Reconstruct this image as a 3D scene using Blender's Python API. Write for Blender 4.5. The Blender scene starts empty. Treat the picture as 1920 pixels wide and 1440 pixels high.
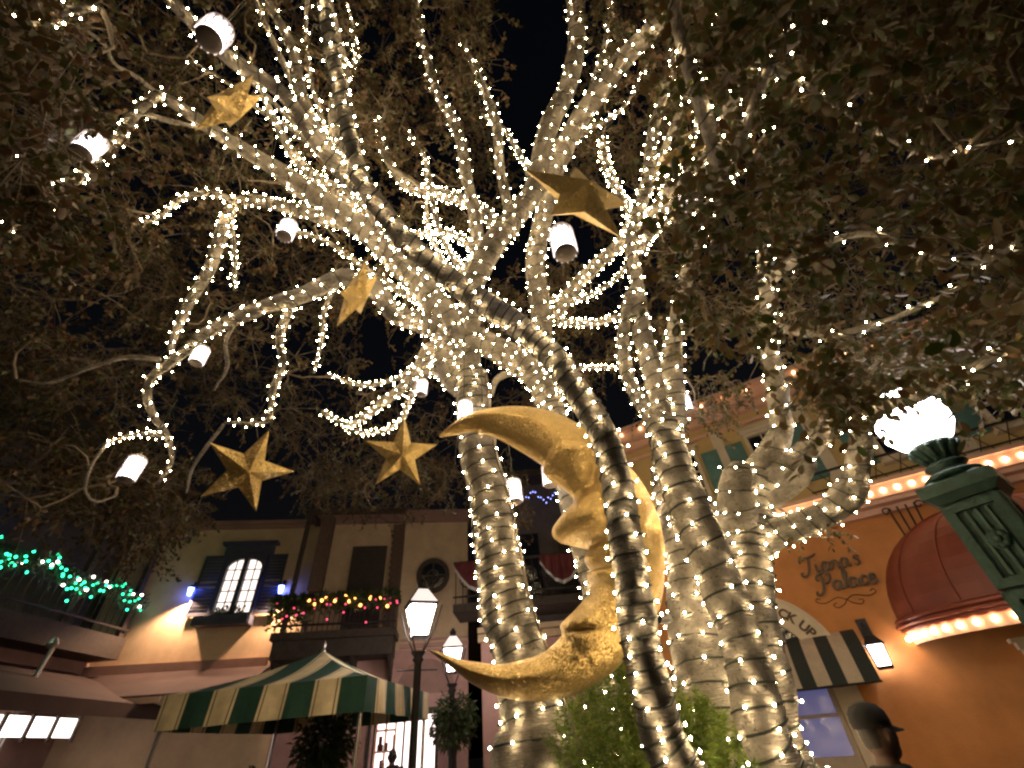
import bpy, bmesh, math, random
import numpy as np
from mathutils import Vector, Matrix
random.seed(7); RNG = np.random.default_rng(7)
SC = bpy.context.scene
COL = SC.collection
R = math.radians
# ------------------------------------------------------------------ camera
FPX, PITCH, ROLL, EYE = 824.0, R(39.5), R(5.1), 1.6
cam_d = bpy.data.cameras.new('camera'); cam = bpy.data.objects.new('camera', cam_d); COL.objects.link(cam)
cam_d.sensor_width = 36; cam_d.lens = FPX / 1920 * 36; cam_d.clip_start = 0.05; cam_d.clip_end = 500
_f = Vector((0, math.cos(PITCH), math.sin(PITCH))); _r = Vector((1, 0, 0)); _u = Vector((0, -math.sin(PITCH), math.cos(PITCH)))
cr = _r * math.cos(ROLL) - _u * math.sin(ROLL); cu = _r * math.sin(ROLL) + _u * math.cos(ROLL)
cam.matrix_world = Matrix(((cr.x, cu.x, -_f.x, 0), (cr.y, cu.y, -_f.y, 0), (cr.z, cu.z, -_f.z, EYE), (0, 0, 0, 1)))
SC.camera = cam
# ------------------------------------------------------------------ sky: a clear night
wd = bpy.data.worlds.new('World'); SC.world = wd; wd.use_nodes = True
wn = wd.node_tree; sky = wn.nodes.new('ShaderNodeTexSky'); sky.sky_type = 'NISHITA'; sky.sun_disc = False
sky.sun_elevation = R(-3.0); sky.sun_rotation = R(200)
wn.links.new(sky.outputs[0], wn.nodes['Background'].inputs[0]); wn.nodes['Background'].inputs[1].default_value = 0.05
sun_d = bpy.data.lights.new('moonlight', 'SUN'); sun_d.energy = 0.02; sun_d.angle = R(0.5); sun_d.color = (1.0, 0.93, 0.85)
sun = bpy.data.objects.new('moonlight', sun_d); COL.objects.link(sun); sun.rotation_euler = (R(38), 0, R(200))
SC.view_settings.view_transform = 'Standard'; SC.view_settings.look = 'None'
SC.view_settings.exposure = 0.32; SC.view_settings.gamma = 1.0; SC.view_settings.use_curve_mapping = False
cy = SC.cycles
cy.use_denoising = True; cy.use_light_tree = True; cy.max_bounces = 6; cy.diffuse_bounces = 3; cy.glossy_bounces = 3
cy.transmission_bounces = 4; cy.transparent_max_bounces = 8; cy.sample_clamp_indirect = 3.0; cy.caustics_reflective = False; cy.caustics_refractive = False
try:
    cy.denoiser = 'OPENIMAGEDENOISE'; cy.denoising_input_passes = 'RGB_ALBEDO_NORMAL'
except Exception: pass
cy.pixel_filter_type = 'BLACKMAN_HARRIS'; cy.filter_width = 2.45
BULB_L = 115.0      # radiance of the small warm bulbs

# ------------------------------------------------------------------ places: a pixel of the photograph and a distance give a point
def ray(u, v):
    x = (u - 960) / FPX; y = -(v - 720) / FPX
    xr = x * math.cos(ROLL) + y * math.sin(ROLL); yr = -x * math.sin(ROLL) + y * math.cos(ROLL)
    return Vector((xr, math.cos(PITCH) - yr * math.sin(PITCH), math.sin(PITCH) + yr * math.cos(PITCH)))
CAMP = Vector((0, 0, EYE))
def atR(u, v, r): return ray(u, v).normalized() * r + CAMP
def atY(u, v, Y): d = ray(u, v); return d * (Y / d.y) + CAMP
def atZ(u, v, z): d = ray(u, v); return d * ((z - EYE) / d.z) + CAMP
class Plane:                                   # an upright wall plane: local x along it, local y into the wall
    def __init__(s, ox, oy, az):
        a = R(az); s.o = Vector((ox, oy, 0)); s.d = Vector((math.sin(a), math.cos(a), 0)); s.n = Vector((-s.d.y, s.d.x, 0)); s.rz = math.atan2(s.d.y, s.d.x)
    def hit(s, u, v, out=0.0):
        r = ray(u, v); o = s.o - s.n * out; t = o.dot(s.n) / r.dot(s.n); p = r * t + CAMP
        return ((p - s.o).dot(s.d), p.z)
    def world(s, x, z, out=0.0):
        p = s.o + s.d * x - s.n * out; return Vector((p.x, p.y, z))

# ------------------------------------------------------------------ objects
def tag(o, label, cat, group=None, kind=None):
    if label: o['label'] = label
    if cat: o['category'] = cat
    if group: o['group'] = group
    if kind: o['kind'] = kind
    return o
def empty(name, loc=(0, 0, 0), rz=0.0):
    o = bpy.data.objects.new(name, None); COL.objects.link(o); o.location = loc; o.rotation_euler = (0, 0, rz); o.empty_display_size = 0.2
    return o
def obj(name, me, mat, parent=None, loc=None):
    if mat is not None and not me.materials: me.materials.append(mat)
    o = bpy.data.objects.new(name, me); COL.objects.link(o)
    if parent is not None: o.parent = parent
    if loc is not None: o.location = loc
    return o
class MB:
    def __init__(s): s.v = []; s.f = []; s.mi = []; s.cm = 0
    def add(s, vs, fs):
        b = len(s.v); s.v.extend([tuple(p) for p in vs]); s.f.extend([tuple(b + i for i in f) for f in fs]); s.mi.extend([s.cm] * len(fs))
    def box(s, c, d, rz=0.0, rx=0.0, ry=0.0):
        hx, hy, hz = d[0] / 2, d[1] / 2, d[2] / 2
        m = Matrix.Rotation(rz, 3, 'Z') @ Matrix.Rotation(ry, 3, 'Y') @ Matrix.Rotation(rx, 3, 'X'); c = Vector(c)
        vs = [c + m @ Vector((x * hx, y * hy, z * hz)) for z in (-1, 1) for x, y in ((-1, -1), (1, -1), (1, 1), (-1, 1))]
        s.add(vs, [(3, 2, 1, 0), (4, 5, 6, 7), (0, 1, 5, 4), (1, 2, 6, 5), (2, 3, 7, 6), (3, 0, 4, 7)])
    def bx(s, x0, x1, y0, y1, z0, z1): s.box(((x0 + x1) / 2, (y0 + y1) / 2, (z0 + z1) / 2), (abs(x1 - x0), abs(y1 - y0), abs(z1 - z0)))
    def bar(s, a, b, w, h=None):
        s.tube([a, b], [w / 2, w / 2] if h is None else [w / 2, h / 2], 6)
    def tube(s, pts, rad, n=8, cap=True):
        P = [Vector(p) for p in pts]; m = len(P)
        if not hasattr(rad, '__len__'): rad = [rad] * m
        T = []
        for i in range(m):
            t = P[min(i + 1, m - 1)] - P[max(i - 1, 0)]
            T.append(t.normalized() if t.length > 1e-9 else Vector((0, 0, 1)))
        N = T[0].orthogonal().normalized(); vs = []
        for i in range(m):
            N = (N - T[i] * N.dot(T[i])); N = N.normalized() if N.length > 1e-6 else T[i].orthogonal().normalized()
            B = T[i].cross(N)
            for k in range(n):
                a = 2 * math.pi * k / n; vs.append(P[i] + (N * math.cos(a) + B * math.sin(a)) * rad[i])
        fs = [(i * n + k, i * n + (k + 1) % n, (i + 1) * n + (k + 1) % n, (i + 1) * n + k) for i in range(m - 1) for k in range(n)]
        if cap: fs += [tuple(range(n - 1, -1, -1)), tuple((m - 1) * n + k for k in range(n))]
        s.add(vs, fs)
    def lathe(s, prof, n=16, c=(0, 0, 0), cap=True, sx=1, sy=1):
        vs = [(c[0] + r * math.cos(2 * math.pi * k / n) * sx, c[1] + r * math.sin(2 * math.pi * k / n) * sy, c[2] + z) for r, z in prof for k in range(n)]
        m = len(prof)
        fs = [(i * n + k, i * n + (k + 1) % n, (i + 1) * n + (k + 1) % n, (i + 1) * n + k) for i in range(m - 1) for k in range(n)]
        if cap: fs += [tuple(range(n - 1, -1, -1)), tuple((m - 1) * n + k for k in range(n))]
        s.add(vs, fs)
    def frustum(s, c, w0, w1, h, rz=0.0):       # square section, tapering
        pr = []
        for w, z in ((w0, 0), (w1, h)):
            for k in range(4):
                a = rz + math.pi / 4 + k * math.pi / 2; pr.append((c[0] + w / 1.41421 * math.cos(a), c[1] + w / 1.41421 * math.sin(a), c[2] + z))
        s.add(pr, [(3, 2, 1, 0), (4, 5, 6, 7), (0, 1, 5, 4), (1, 2, 6, 5), (2, 3, 7, 6), (3, 0, 4, 7)])
    def prism(s, poly, y0, y1):                 # polygon in x,z pushed along y
        n = len(poly); vs = [(x, y0, z) for x, z in poly] + [(x, y1, z) for x, z in poly]
        s.add(vs, [tuple(range(n)), tuple(range(2 * n - 1, n - 1, -1))] + [(k, n + k, n + (k + 1) % n, (k + 1) % n) for k in range(n)])
    def strip(s, A, B, closed=False):           # quads between two polylines
        n = len(A); b = [tuple(p) for p in A] + [tuple(p) for p in B]
        s.add(b, [(i, (i + 1) % n, n + (i + 1) % n, n + i) for i in range(n if closed else n - 1)])
    def sphere(s, c, r, n=10, m=6, sc=(1, 1, 1)):
        prof = [(max(1e-4, math.sin(math.pi * i / m)) * r, -math.cos(math.pi * i / m) * r) for i in range(m + 1)]
        vs = [(c[0] + q * math.cos(2 * math.pi * k / n) * sc[0], c[1] + q * math.sin(2 * math.pi * k / n) * sc[1], c[2] + z * sc[2]) for q, z in prof for k in range(n)]
        s.add(vs, [(i * n + k, i * n + (k + 1) % n, (i + 1) * n + (k + 1) % n, (i + 1) * n + k) for i in range(m) for k in range(n)])
    def mesh(s, name, mats=None, smooth=False):
        me = bpy.data.meshes.new(name); me.from_pydata(s.v, [], s.f)
        for m in (mats or []): me.materials.append(m)
        if mats and len(mats) > 1: me.polygons.foreach_set('material_index', s.mi)
        if smooth: me.polygons.foreach_set('use_smooth', [True] * len(me.polygons))
        me.update(); return me
    def build(s, name, mat, parent=None, smooth=False, loc=None):
        return obj(name, s.mesh(name, mat if isinstance(mat, list) else [mat], smooth), None, parent, loc)

# ------------------------------------------------------------------ materials
MAT = {}
def mat(name, base=(.5, .5, .5), rough=.6, metal=0.0, var=0.0, scale=8.0, bump=0.0, bscale=40.0, spec=.5, emit=None, es=0.0, var2=None, trans=0.0):
    m = bpy.data.materials.new(name); m.use_nodes = True; nt = m.node_tree; N = nt.nodes; L = nt.links; b = N['Principled BSDF']
    b.inputs['Base Color'].default_value = (*base, 1); b.inputs['Roughness'].default_value = rough; b.inputs['Metallic'].default_value = metal
    b.inputs['Specular IOR Level'].default_value = spec
    if trans: b.inputs['Transmission Weight'].default_value = trans
    tc = N.new('ShaderNodeTexCoord')
    if var or var2:
        nz = N.new('ShaderNodeTexNoise'); nz.inputs['Scale'].default_value = scale; nz.inputs['Detail'].default_value = 6; nz.inputs['Roughness'].default_value = .65
        L.new(tc.outputs['Object'], nz.inputs['Vector']); rp = N.new('ShaderNodeValToRGB')
        lo = tuple(c * (1 - var) for c in base) if not var2 else var2; hi = tuple(min(1, c * (1 + var * .6)) for c in base)
        rp.color_ramp.elements[0].position = .3; rp.color_ramp.elements[1].position = .7
        rp.color_ramp.elements[0].color = (*lo, 1); rp.color_ramp.elements[1].color = (*hi, 1)
        L.new(nz.outputs[0], rp.inputs[0]); L.new(rp.outputs[0], b.inputs['Base Color'])
    if bump:
        n2 = N.new('ShaderNodeTexNoise'); n2.inputs['Scale'].default_value = bscale; n2.inputs['Detail'].default_value = 5
        L.new(tc.outputs['Object'], n2.inputs['Vector']); bp = N.new('ShaderNodeBump'); bp.inputs['Strength'].default_value = bump; bp.inputs['Distance'].default_value = .02
        L.new(n2.outputs[0], bp.inputs['Height']); L.new(bp.outputs[0], b.inputs['Normal'])
    if emit: b.inputs['Emission Color'].default_value = (*emit, 1); b.inputs['Emission Strength'].default_value = es
    MAT[name] = m; return m
def emis(name, col, s):
    m = bpy.data.materials.new(name); m.use_nodes = True; nt = m.node_tree; nt.nodes.clear()
    e = nt.nodes.new('ShaderNodeEmission'); e.inputs[0].default_value = (*col, 1); e.inputs[1].default_value = s
    o = nt.nodes.new('ShaderNodeOutputMaterial'); nt.links.new(e.outputs[0], o.inputs[0]); MAT[name] = m; return m
M = MAT
def bark_material():
    m = bpy.data.materials.new('bark'); m.use_nodes = True; nt = m.node_tree; N = nt.nodes; L = nt.links; b = N['Principled BSDF']
    tc = N.new('ShaderNodeTexCoord'); n1 = N.new('ShaderNodeTexNoise'); n1.inputs['Scale'].default_value = 5; n1.inputs['Detail'].default_value = 8; n1.inputs['Roughness'].default_value = .7
    L.new(tc.outputs['Object'], n1.inputs['Vector']); r1 = N.new('ShaderNodeValToRGB'); e = r1.color_ramp.elements
    e[0].position = .32; e[0].color = (.085, .076, .063, 1); e[1].position = .66; e[1].color = (.44, .405, .35, 1); L.new(n1.outputs[0], r1.inputs[0])
    n2 = N.new('ShaderNodeTexNoise'); n2.inputs['Scale'].default_value = 46; n2.inputs['Detail'].default_value = 4; L.new(tc.outputs['Object'], n2.inputs['Vector'])
    r2 = N.new('ShaderNodeValToRGB'); r2.color_ramp.elements[0].position = .29; r2.color_ramp.elements[0].color = (.28, .25, .21, 1); r2.color_ramp.elements[1].position = .40; r2.color_ramp.elements[1].color = (1, 1, 1, 1)
    L.new(n2.outputs[0], r2.inputs[0]); mx = N.new('ShaderNodeMix'); mx.data_type = 'RGBA'; mx.blend_type = 'MULTIPLY'; mx.inputs[0].default_value = 1
    L.new(r1.outputs[0], mx.inputs[6]); L.new(r2.outputs[0], mx.inputs[7]); L.new(mx.outputs[2], b.inputs['Base Color']); b.inputs['Roughness'].default_value = .75
    w = N.new('ShaderNodeTexNoise'); w.inputs['Scale'].default_value = 22; w.inputs['Detail'].default_value = 7; mp = N.new('ShaderNodeMapping'); mp.inputs['Scale'].default_value = (.8, .8, 4.5)
    L.new(tc.outputs['Object'], mp.inputs[0]); L.new(mp.outputs[0], w.inputs['Vector'])
    bp = N.new('ShaderNodeBump'); bp.inputs['Strength'].default_value = 1.0; bp.inputs['Distance'].default_value = .035; L.new(w.outputs[0], bp.inputs['Height']); L.new(bp.outputs[0], b.inputs['Normal'])
    MAT['bark'] = m
def leaf_material(name, cols, tr=.25):
    m = bpy.data.materials.new(name); m.use_nodes = True; nt = m.node_tree; N = nt.nodes; L = nt.links; b = N['Principled BSDF']
    g = N.new('ShaderNodeNewGeometry'); oi = N.new('ShaderNodeObjectInfo'); ad = N.new('ShaderNodeMath'); ad.operation = 'ADD'
    L.new(g.outputs['Random Per Island'], ad.inputs[0]); L.new(oi.outputs['Random'], ad.inputs[1]); fr = N.new('ShaderNodeMath'); fr.operation = 'FRACT'; L.new(ad.outputs[0], fr.inputs[0])
    rp = N.new('ShaderNodeValToRGB'); rp.color_ramp.interpolation = 'LINEAR'
    while len(rp.color_ramp.elements) < len(cols): rp.color_ramp.elements.new(.5)
    for i, c in enumerate(cols): rp.color_ramp.elements[i].position = i / (len(cols) - 1); rp.color_ramp.elements[i].color = (*c, 1)
    L.new(fr.outputs[0], rp.inputs[0]); L.new(rp.outputs[0], b.inputs['Base Color']); b.inputs['Roughness'].default_value = .42
    t = N.new('ShaderNodeBsdfTranslucent'); L.new(rp.outputs[0], t.inputs[0]); ms = N.new('ShaderNodeMixShader'); ms.inputs[0].default_value = tr
    L.new(b.outputs[0], ms.inputs[1]); L.new(t.outputs[0], ms.inputs[2]); L.new(ms.outputs[0], N['Material Output'].inputs[0]); MAT[name] = m
def gold_material(name, base, rough, glit, cell, nsc, met):
    m = bpy.data.materials.new(name); m.use_nodes = True; nt = m.node_tree; N = nt.nodes; L = nt.links; b = N['Principled BSDF']
    tc = N.new('ShaderNodeTexCoord'); n1 = N.new('ShaderNodeTexNoise'); n1.inputs['Scale'].default_value = nsc; n1.inputs['Detail'].default_value = 9; n1.inputs['Roughness'].default_value = .75; L.new(tc.outputs['Object'], n1.inputs['Vector'])
    r1 = N.new('ShaderNodeValToRGB'); e = r1.color_ramp.elements; e[0].position = .28; e[0].color = (base[0] * .72, base[1] * .68, base[2] * .6, 1); e[1].position = .62; e[1].color = (*base, 1)
    L.new(n1.outputs[0], r1.inputs[0]); L.new(r1.outputs[0], b.inputs['Base Color']); b.inputs['Metallic'].default_value = met; b.inputs['Roughness'].default_value = rough
    vo = N.new('ShaderNodeTexVoronoi'); vo.inputs['Scale'].default_value = cell; L.new(tc.outputs['Object'], vo.inputs['Vector'])
    sb = N.new('ShaderNodeVectorMath'); sb.operation = 'SUBTRACT'; L.new(vo.outputs['Color'], sb.inputs[0]); sb.inputs[1].default_value = (.5, .5, .5)
    sc_ = N.new('ShaderNodeVectorMath'); sc_.operation = 'SCALE'; L.new(sb.outputs[0], sc_.inputs[0]); sc_.inputs['Scale'].default_value = glit
    ge = N.new('ShaderNodeNewGeometry'); ad = N.new('ShaderNodeVectorMath'); ad.operation = 'ADD'; L.new(ge.outputs['Normal'], ad.inputs[0]); L.new(sc_.outputs[0], ad.inputs[1])
    nm = N.new('ShaderNodeVectorMath'); nm.operation = 'NORMALIZE'; L.new(ad.outputs[0], nm.inputs[0]); L.new(nm.outputs[0], b.inputs['Normal'])
    MAT[name] = m
bark_material()
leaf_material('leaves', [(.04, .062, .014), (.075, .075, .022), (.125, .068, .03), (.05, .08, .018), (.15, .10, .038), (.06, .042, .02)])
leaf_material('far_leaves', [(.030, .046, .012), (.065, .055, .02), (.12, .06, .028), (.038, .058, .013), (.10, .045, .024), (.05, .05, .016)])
leaf_material('fern_leaves', [(.10, .17, .02), (.17, .25, .035), (.06, .11, .015), (.28, .31, .06)], .35)
leaf_material('dark_leaves', [(.03, .05, .015), (.05, .075, .025), (.025, .04, .012)])
gold_material('gold', (.66, .485, .20), .33, .8, 120, 9, .74)
gold_material('glitter_gold', (.90, .68, .28), .36, 1.2, 120, 90, .55)
mat('wire', (.012, .02, .013), .6); mat('twig', (.20, .165, .125), .8, var=.4, scale=20)
emis('bulb', (1.0, .72, .39), BULB_L); emis('trunk_bulb', (1.0, .72, .39), BULB_L * 1.8); emis('lantern_light', (1.0, .84, .84), 10.0)
mat('lantern_metal', (.74, .70, .68), .45, var=.15); mat('black_iron', (.018, .017, .018), .5, .3)
mat('verdigris', (.022, .062, .052), .5, .25, var=.5, scale=14, bump=.3); mat('frosted_glass', (.9, .88, .86), .4, emit=(1, .88, .84), es=16.0)
mat('cream_stucco', (.62, .47, .30), .9, var=.22, scale=2.2, bump=.25, bscale=55); mat('pink_stucco', (.50, .30, .27), .9, var=.2, scale=2.5, bump=.2)
mat('orange_stucco', (.62, .27, .09), .9, var=.2, scale=2.0, bump=.25, bscale=60); mat('yellow_stucco', (.62, .45, .19), .9, var=.12, scale=3)
mat('peach_paint', (.78, .50, .36), .6, var=.1); mat('cream_paint', (.72, .62, .45), .6, var=.12, scale=5); mat('blue_grey_paint', (.055, .06, .095), .6, var=.25)
mat('teal_paint', (.10, .22, .20), .6, var=.25, scale=9); mat('dark_wood', (.05, .038, .03), .7, var=.4, scale=12); mat('brick', (.13, .085, .065), .9, var=.5, scale=30, bump=.4)
mat('mauve_canvas', (.065, .04, .036), .9, var=.25, scale=2); mat('mauve_stucco', (.33, .2, .17), .9, var=.25, scale=2); mat('dark_wall', (.10, .085, .08), .9, var=.3, scale=3)
emis('warm_pane', (1.0, .82, .72), 1.5); mat('dark_glass', (.012, .014, .022), .06, spec=.8); emis('shop_light', (1.0, .78, .72), 2.4); emis('blue_glow', (.10, .16, 1.0), 34.0)
mat('green_canvas', (.02, .075, .055), .85, var=.2, scale=10, bump=.2, bscale=200); mat('cream_canvas', (.85, .72, .46), .85, var=.18, scale=7, bump=.2, bscale=200)
mat('tan_trim', (.40, .31, .18), .85); mat('steel', (.45, .43, .40), .35, .8); mat('maroon_canvas', (.20, .045, .022), .55, var=.2, scale=3, bump=.1)
mat('maroon_trim', (.24, .06, .035), .35, .2); mat('dark_canvas', (.022, .03, .028), .85); mat('grey_canvas', (.52, .43, .32), .85, var=.15)
emis('marquee_bulb', (1.0, .62, .34), 16.0); emis('amber_bulb', (1.0, .38, .08), 7.0); emis('red_bulb', (1.0, .08, .16), 1.8); emis('green_bulb', (.03, 1.0, .40), 5.5); emis('white_bulb', (1.0, .85, .75), 16.0)
emis('shop_bright', (1.0, .82, .74), 3.5); emis('blue_bulb', (.25, .3, 1.0), 7.0)
mat('letter_grey', (.16, .125, .09), .5, .3, var=.3); mat('letter_brown', (.10, .06, .03), .6); mat('scroll_paint', (.13, .055, .02), .8)
mat('paving', (.16, .13, .12), .8, var=.3, scale=3, bump=.3); mat('skin', (.085, .046, .033), .6); mat('jacket', (.0045, .0045, .006), .85, var=.3); mat('trousers', (.02, .022, .035), .9); mat('white_cloth', (.7, .7, .72), .85)
mat('hair', (.015, .01, .008), .6); mat('blue_cloth', (.04, .06, .16), .85); mat('red_cloth', (.16, .035, .04), .85, var=.3); mat('soil', (.04, .03, .02), .95, bump=.5, bscale=30); mat('stone', (.25, .2, .17), .9, var=.3, bump=.3)
def catmull(P, Rr, step):
    P = [Vector(p) for p in P]; n = len(P); outP = []; outR = []
    for i in range(n - 1):
        p0 = P[i - 1] if i else P[0] * 2 - P[1]; p3 = P[i + 2] if i + 2 < n else P[-1] * 2 - P[-2]
        p1, p2 = P[i], P[i + 1]; k = max(1, int((p2 - p1).length / step))
        for j in range(k):
            t = j / k
            outP.append(.5 * ((2 * p1) + (p2 - p0) * t + (2 * p0 - 5 * p1 + 4 * p2 - p3) * t * t + (3 * p1 - p0 - 3 * p2 + p3) * t ** 3)); outR.append(Rr[i] * (1 - t) + Rr[i + 1] * t)
    outP.append(P[-1]); outR.append(Rr[-1]); return outP, outR
bm = bmesh.new(); bmesh.ops.create_icosphere(bm, subdivisions=1, radius=1.0); BULB_ME = bpy.data.meshes.new('bulb'); bm.to_mesh(BULB_ME); bm.free(); BULB_ME.materials.append(M['trunk_bulb'])
ICO_V = np.array([v.co[:] for v in BULB_ME.vertices]); ICO_F = [tuple(p.vertices) for p in BULB_ME.polygons]
def bulb_cloud(name, pts, r, matl, parent, sc=(1, 1, 1)):
    n = len(pts); me = bpy.data.meshes.new(name); nv = len(ICO_V); P = np.array([tuple(p) for p in pts]); rr = np.array(r if hasattr(r, '__len__') else [r] * n)
    V = (P[:, None, :] + ICO_V[None] * rr[:, None, None] * np.array(sc)).reshape(-1, 3); F = [tuple(i + k * nv for i in f) for k in range(n) for f in ICO_F]
    me.from_pydata(V.tolist(), [], F); me.polygons.foreach_set('use_smooth', [True] * len(F)); me.materials.append(matl)
    o = obj(name, me, None, parent); o['kind'] = 'stuff'; return o
# ------------------------------------------------------------------ ground
g = MB(); g.add([(-120, -60, 0), (120, -60, 0), (120, 160, 0), (-120, 160, 0)], [(0, 1, 2, 3)]); go = g.build('ground', M['paving']); go['kind'] = 'structure'
# ------------------------------------------------------------------ shared building pieces (local x along the wall, y into it, z up)
def B1(name, m, parent, x0, x1, y0, y1, z0, z1, label=None):
    b = MB(); b.bx(x0, x1, y0, y1, z0, z1); o = b.build(name, M[m], parent)
    if label: o['label'] = label
    return o
def ring(name, m, parent, cx, cz, r0, r1, y0, y1, a0=0, a1=360, n=28):
    b = MB(); A = [R(a0 + (a1 - a0) * i / n) for i in range(n + 1)]
    for i in range(n):
        q = [(cx + r * math.cos(a), y, cz + r * math.sin(a)) for a in (A[i], A[i + 1]) for r in (r0, r1) for y in (y0, y1)]
        b.add(q, [(0, 4, 6, 2), (1, 3, 7, 5), (2, 6, 7, 3), (0, 1, 5, 4)])
    return b.build(name, M[m], parent)
def disc(name, m, parent, cx, cz, r, y, a0=0, a1=360, n=28):
    b = MB(); pts = [(cx + r * math.cos(R(a0 + (a1 - a0) * i / n)), y, cz + r * math.sin(R(a0 + (a1 - a0) * i / n))) for i in range(n + (0 if a1 - a0 == 360 else 1))]
    b.add(pts, [tuple(range(len(pts) - 1, -1, -1))]); return b.build(name, M[m], parent)
def shutter(parent, m, x0, x1, z0, z1, slats=12, out=.05):
    s = MB(); w = .045
    s.bx(x0, x0 + w, -out - .04, -out, z0, z1); s.bx(x1 - w, x1, -out - .04, -out, z0, z1); s.bx(x0 + w, x1 - w, -out - .04, -out, z0, z0 + .06); s.bx(x0 + w, x1 - w, -out - .04, -out, z1 - .06, z1); s.bx(x0 + w, x1 - w, -out - .04, -out, (z0 + z1) / 2 - .03, (z0 + z1) / 2 + .03)
    o = s.build('shutter', M[m], parent)
    me = MB(); me.box((0, 0, 0), (x1 - x0 - 2 * w, .012, (z1 - z0) / slats * .8), rx=.5); sm = me.mesh('slat', [M[m]])
    for k in range(slats):
        zz = z0 + .06 + (z1 - z0 - .12) * (k + .5) / slats
        if abs(zz - (z0 + z1) / 2) > .05: obj('slat', sm, None, o, ((x0 + x1) / 2, -out - .018, zz))
    return o
def panel_shutter(parent, m, x0, x1, z0, z1):
    s = MB(); s.bx(x0, x1, -.06, -.02, z0, z1); o = s.build('shutter', M[m], parent)
    for za, zb in ((z0 + .05, (z0 + z1) / 2 - .03), ((z0 + z1) / 2 + .03, z1 - .05)):
        t = MB(); t.bx(x0 + .05, x1 - .05, -.075, -.062, za, zb); t.build('panel', M[m], o)
def window(parent, x0, x1, z0, z1, fm='cream_paint', pm='dark_glass', nx=2, nz=3, sill=True, head=True):
    t = .055; f = MB(); f.bx(x0 - t, x0, -.09, .0, z0 - t, z1 + t); f.bx(x1, x1 + t, -.09, .0, z0 - t, z1 + t); f.bx(x0, x1, -.09, 0, z1, z1 + t); f.bx(x0, x1, -.09, 0, z0 - t, z0)
    o = f.build('window', M[fm], parent); dx = (x1 - x0) / nx; dz = (z1 - z0) / nz
    for i in range(nx):
        for k in range(nz):
            p = MB(); p.bx(x0 + dx * i + .012, x0 + dx * (i + 1) - .012, -.035, -.028, z0 + dz * k + .012, z0 + dz * (k + 1) - .012); p.build('pane', M[pm], o)
    mu = MB()
    for i in range(1, nx): mu.bx(x0 + dx * i - .012, x0 + dx * i + .012, -.06, -.02, z0, z1)
    for k in range(1, nz): mu.bx(x0, x1, -.057, -.022, z0 + dz * k - .012, z0 + dz * k + .012)
    mu.build('muntin', M[fm], o)
    if sill: s = MB(); s.bx(x0 - .1, x1 + .1, -.16, 0, z0 - t - .06, z0 - t - .002); s.build('sill', M[fm], o)
    if head: s = MB(); s.bx(x0 - .08, x1 + .08, -.12, 0, z1 + t + .002, z1 + t + .07); s.bx(x0 - .12, x1 + .12, -.16, 0, z1 + t + .07, z1 + t + .11); s.build('lintel', M[fm], o)
    return o
def balusters(parent, x0, x1, y, z0, z1, n, m='black_iron', w=.02):
    me = MB(); me.tube([(0, 0, z0), (0, 0, z1)], w / 2, 5); mm = me.mesh('baluster', [M[m]])
    for k in range(n): obj('baluster', mm, None, parent, (x0 + (x1 - x0) * k / max(1, n - 1), y, 0))
# ------------------------------------------------------------------ the tan building with the lit arched window
PL = Plane(-2, 11.2, 80)
bl = empty('tan_building', (-2, 11.2, 0), PL.rz); tag(bl, 'two storey tan stucco building with a glowing arched window and dark shutters', 'building')
B1('wall', 'cream_stucco', bl, -7.4, .5, 0, .4, 3.42, 6.3); B1('wall', 'cream_stucco', bl, -7.4, -3.3, -.004, .4, 0, 3.418); B1('wall', 'pink_stucco', bl, -3.298, .5, -.006, .4, 2.3, 3.418, 'pink stucco wall band')
B1('wall', 'pink_stucco', bl, -3.298, -1.42, -.006, .4, 0, 2.298); B1('wall', 'pink_stucco', bl, -.16, .5, -.006, .4, 0, 2.298)
B1('parapet', 'mauve_stucco', bl, -7.45, -3.55, -.12, .45, 6.302, 6.40); B1('parapet', 'mauve_stucco', bl, -7.42, -3.55, -.06, .4, 6.22, 6.30); B1('parapet', 'mauve_stucco', bl, -3.5, .55, -.1, .45, 6.305, 6.62)
B1('cornice', 'mauve_stucco', bl, -7.4, -3.7, -.10, -.006, 3.26, 3.42); B1('cornice', 'pink_stucco', bl, -1.0, .5, -.07, -.008, 3.44, 3.52); B1('cornice', 'pink_stucco', bl, -1.0, .5, -.05, -.008, 3.58, 3.62)
# the lit window: two arched casements
wx0, wx1, wz0, wz1 = -5.06, -4.31, 4.30, 5.46; cxm = (wx0 + wx1) / 2; wf = MB()
wf.bx(wx0 - .07, wx0, -.14, 0, wz0 - .05, wz1 + .1); wf.bx(wx1, wx1 + .07, -.14, 0, wz0 - .05, wz1 + .1); wf.bx(cxm - .05, cxm + .05, -.14, 0, wz0 - .05, wz1 + .1); wf.bx(wx0, wx1, -.13, 0, wz0 - .06, wz0)
hd = .22
for s in (-1, 1):                              # spandrels closing the arch
    a0 = cxm + s * .05; a1 = wx0 if s < 0 else wx1; pts = [(a0 + (a1 - a0) * math.sin(t * math.pi / 2), wz1 - hd + hd * math.cos(t * math.pi / 2)) for t in [i / 8 for i in range(9)]]
    for i in range(8):
        (xa, za), (xb, zb) = pts[i], pts[i + 1]; wf.prism([(xa, za), (xb, zb), (xb, wz1 + .1), (xa, wz1 + .1)] if s > 0 else [(xb, zb), (xa, za), (xa, wz1 + .1), (xb, wz1 + .1)], -.13, -.01)
wo = wf.build('window', M['blue_grey_paint'], bl); wo['label'] = 'arched window glowing warm white'
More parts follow.
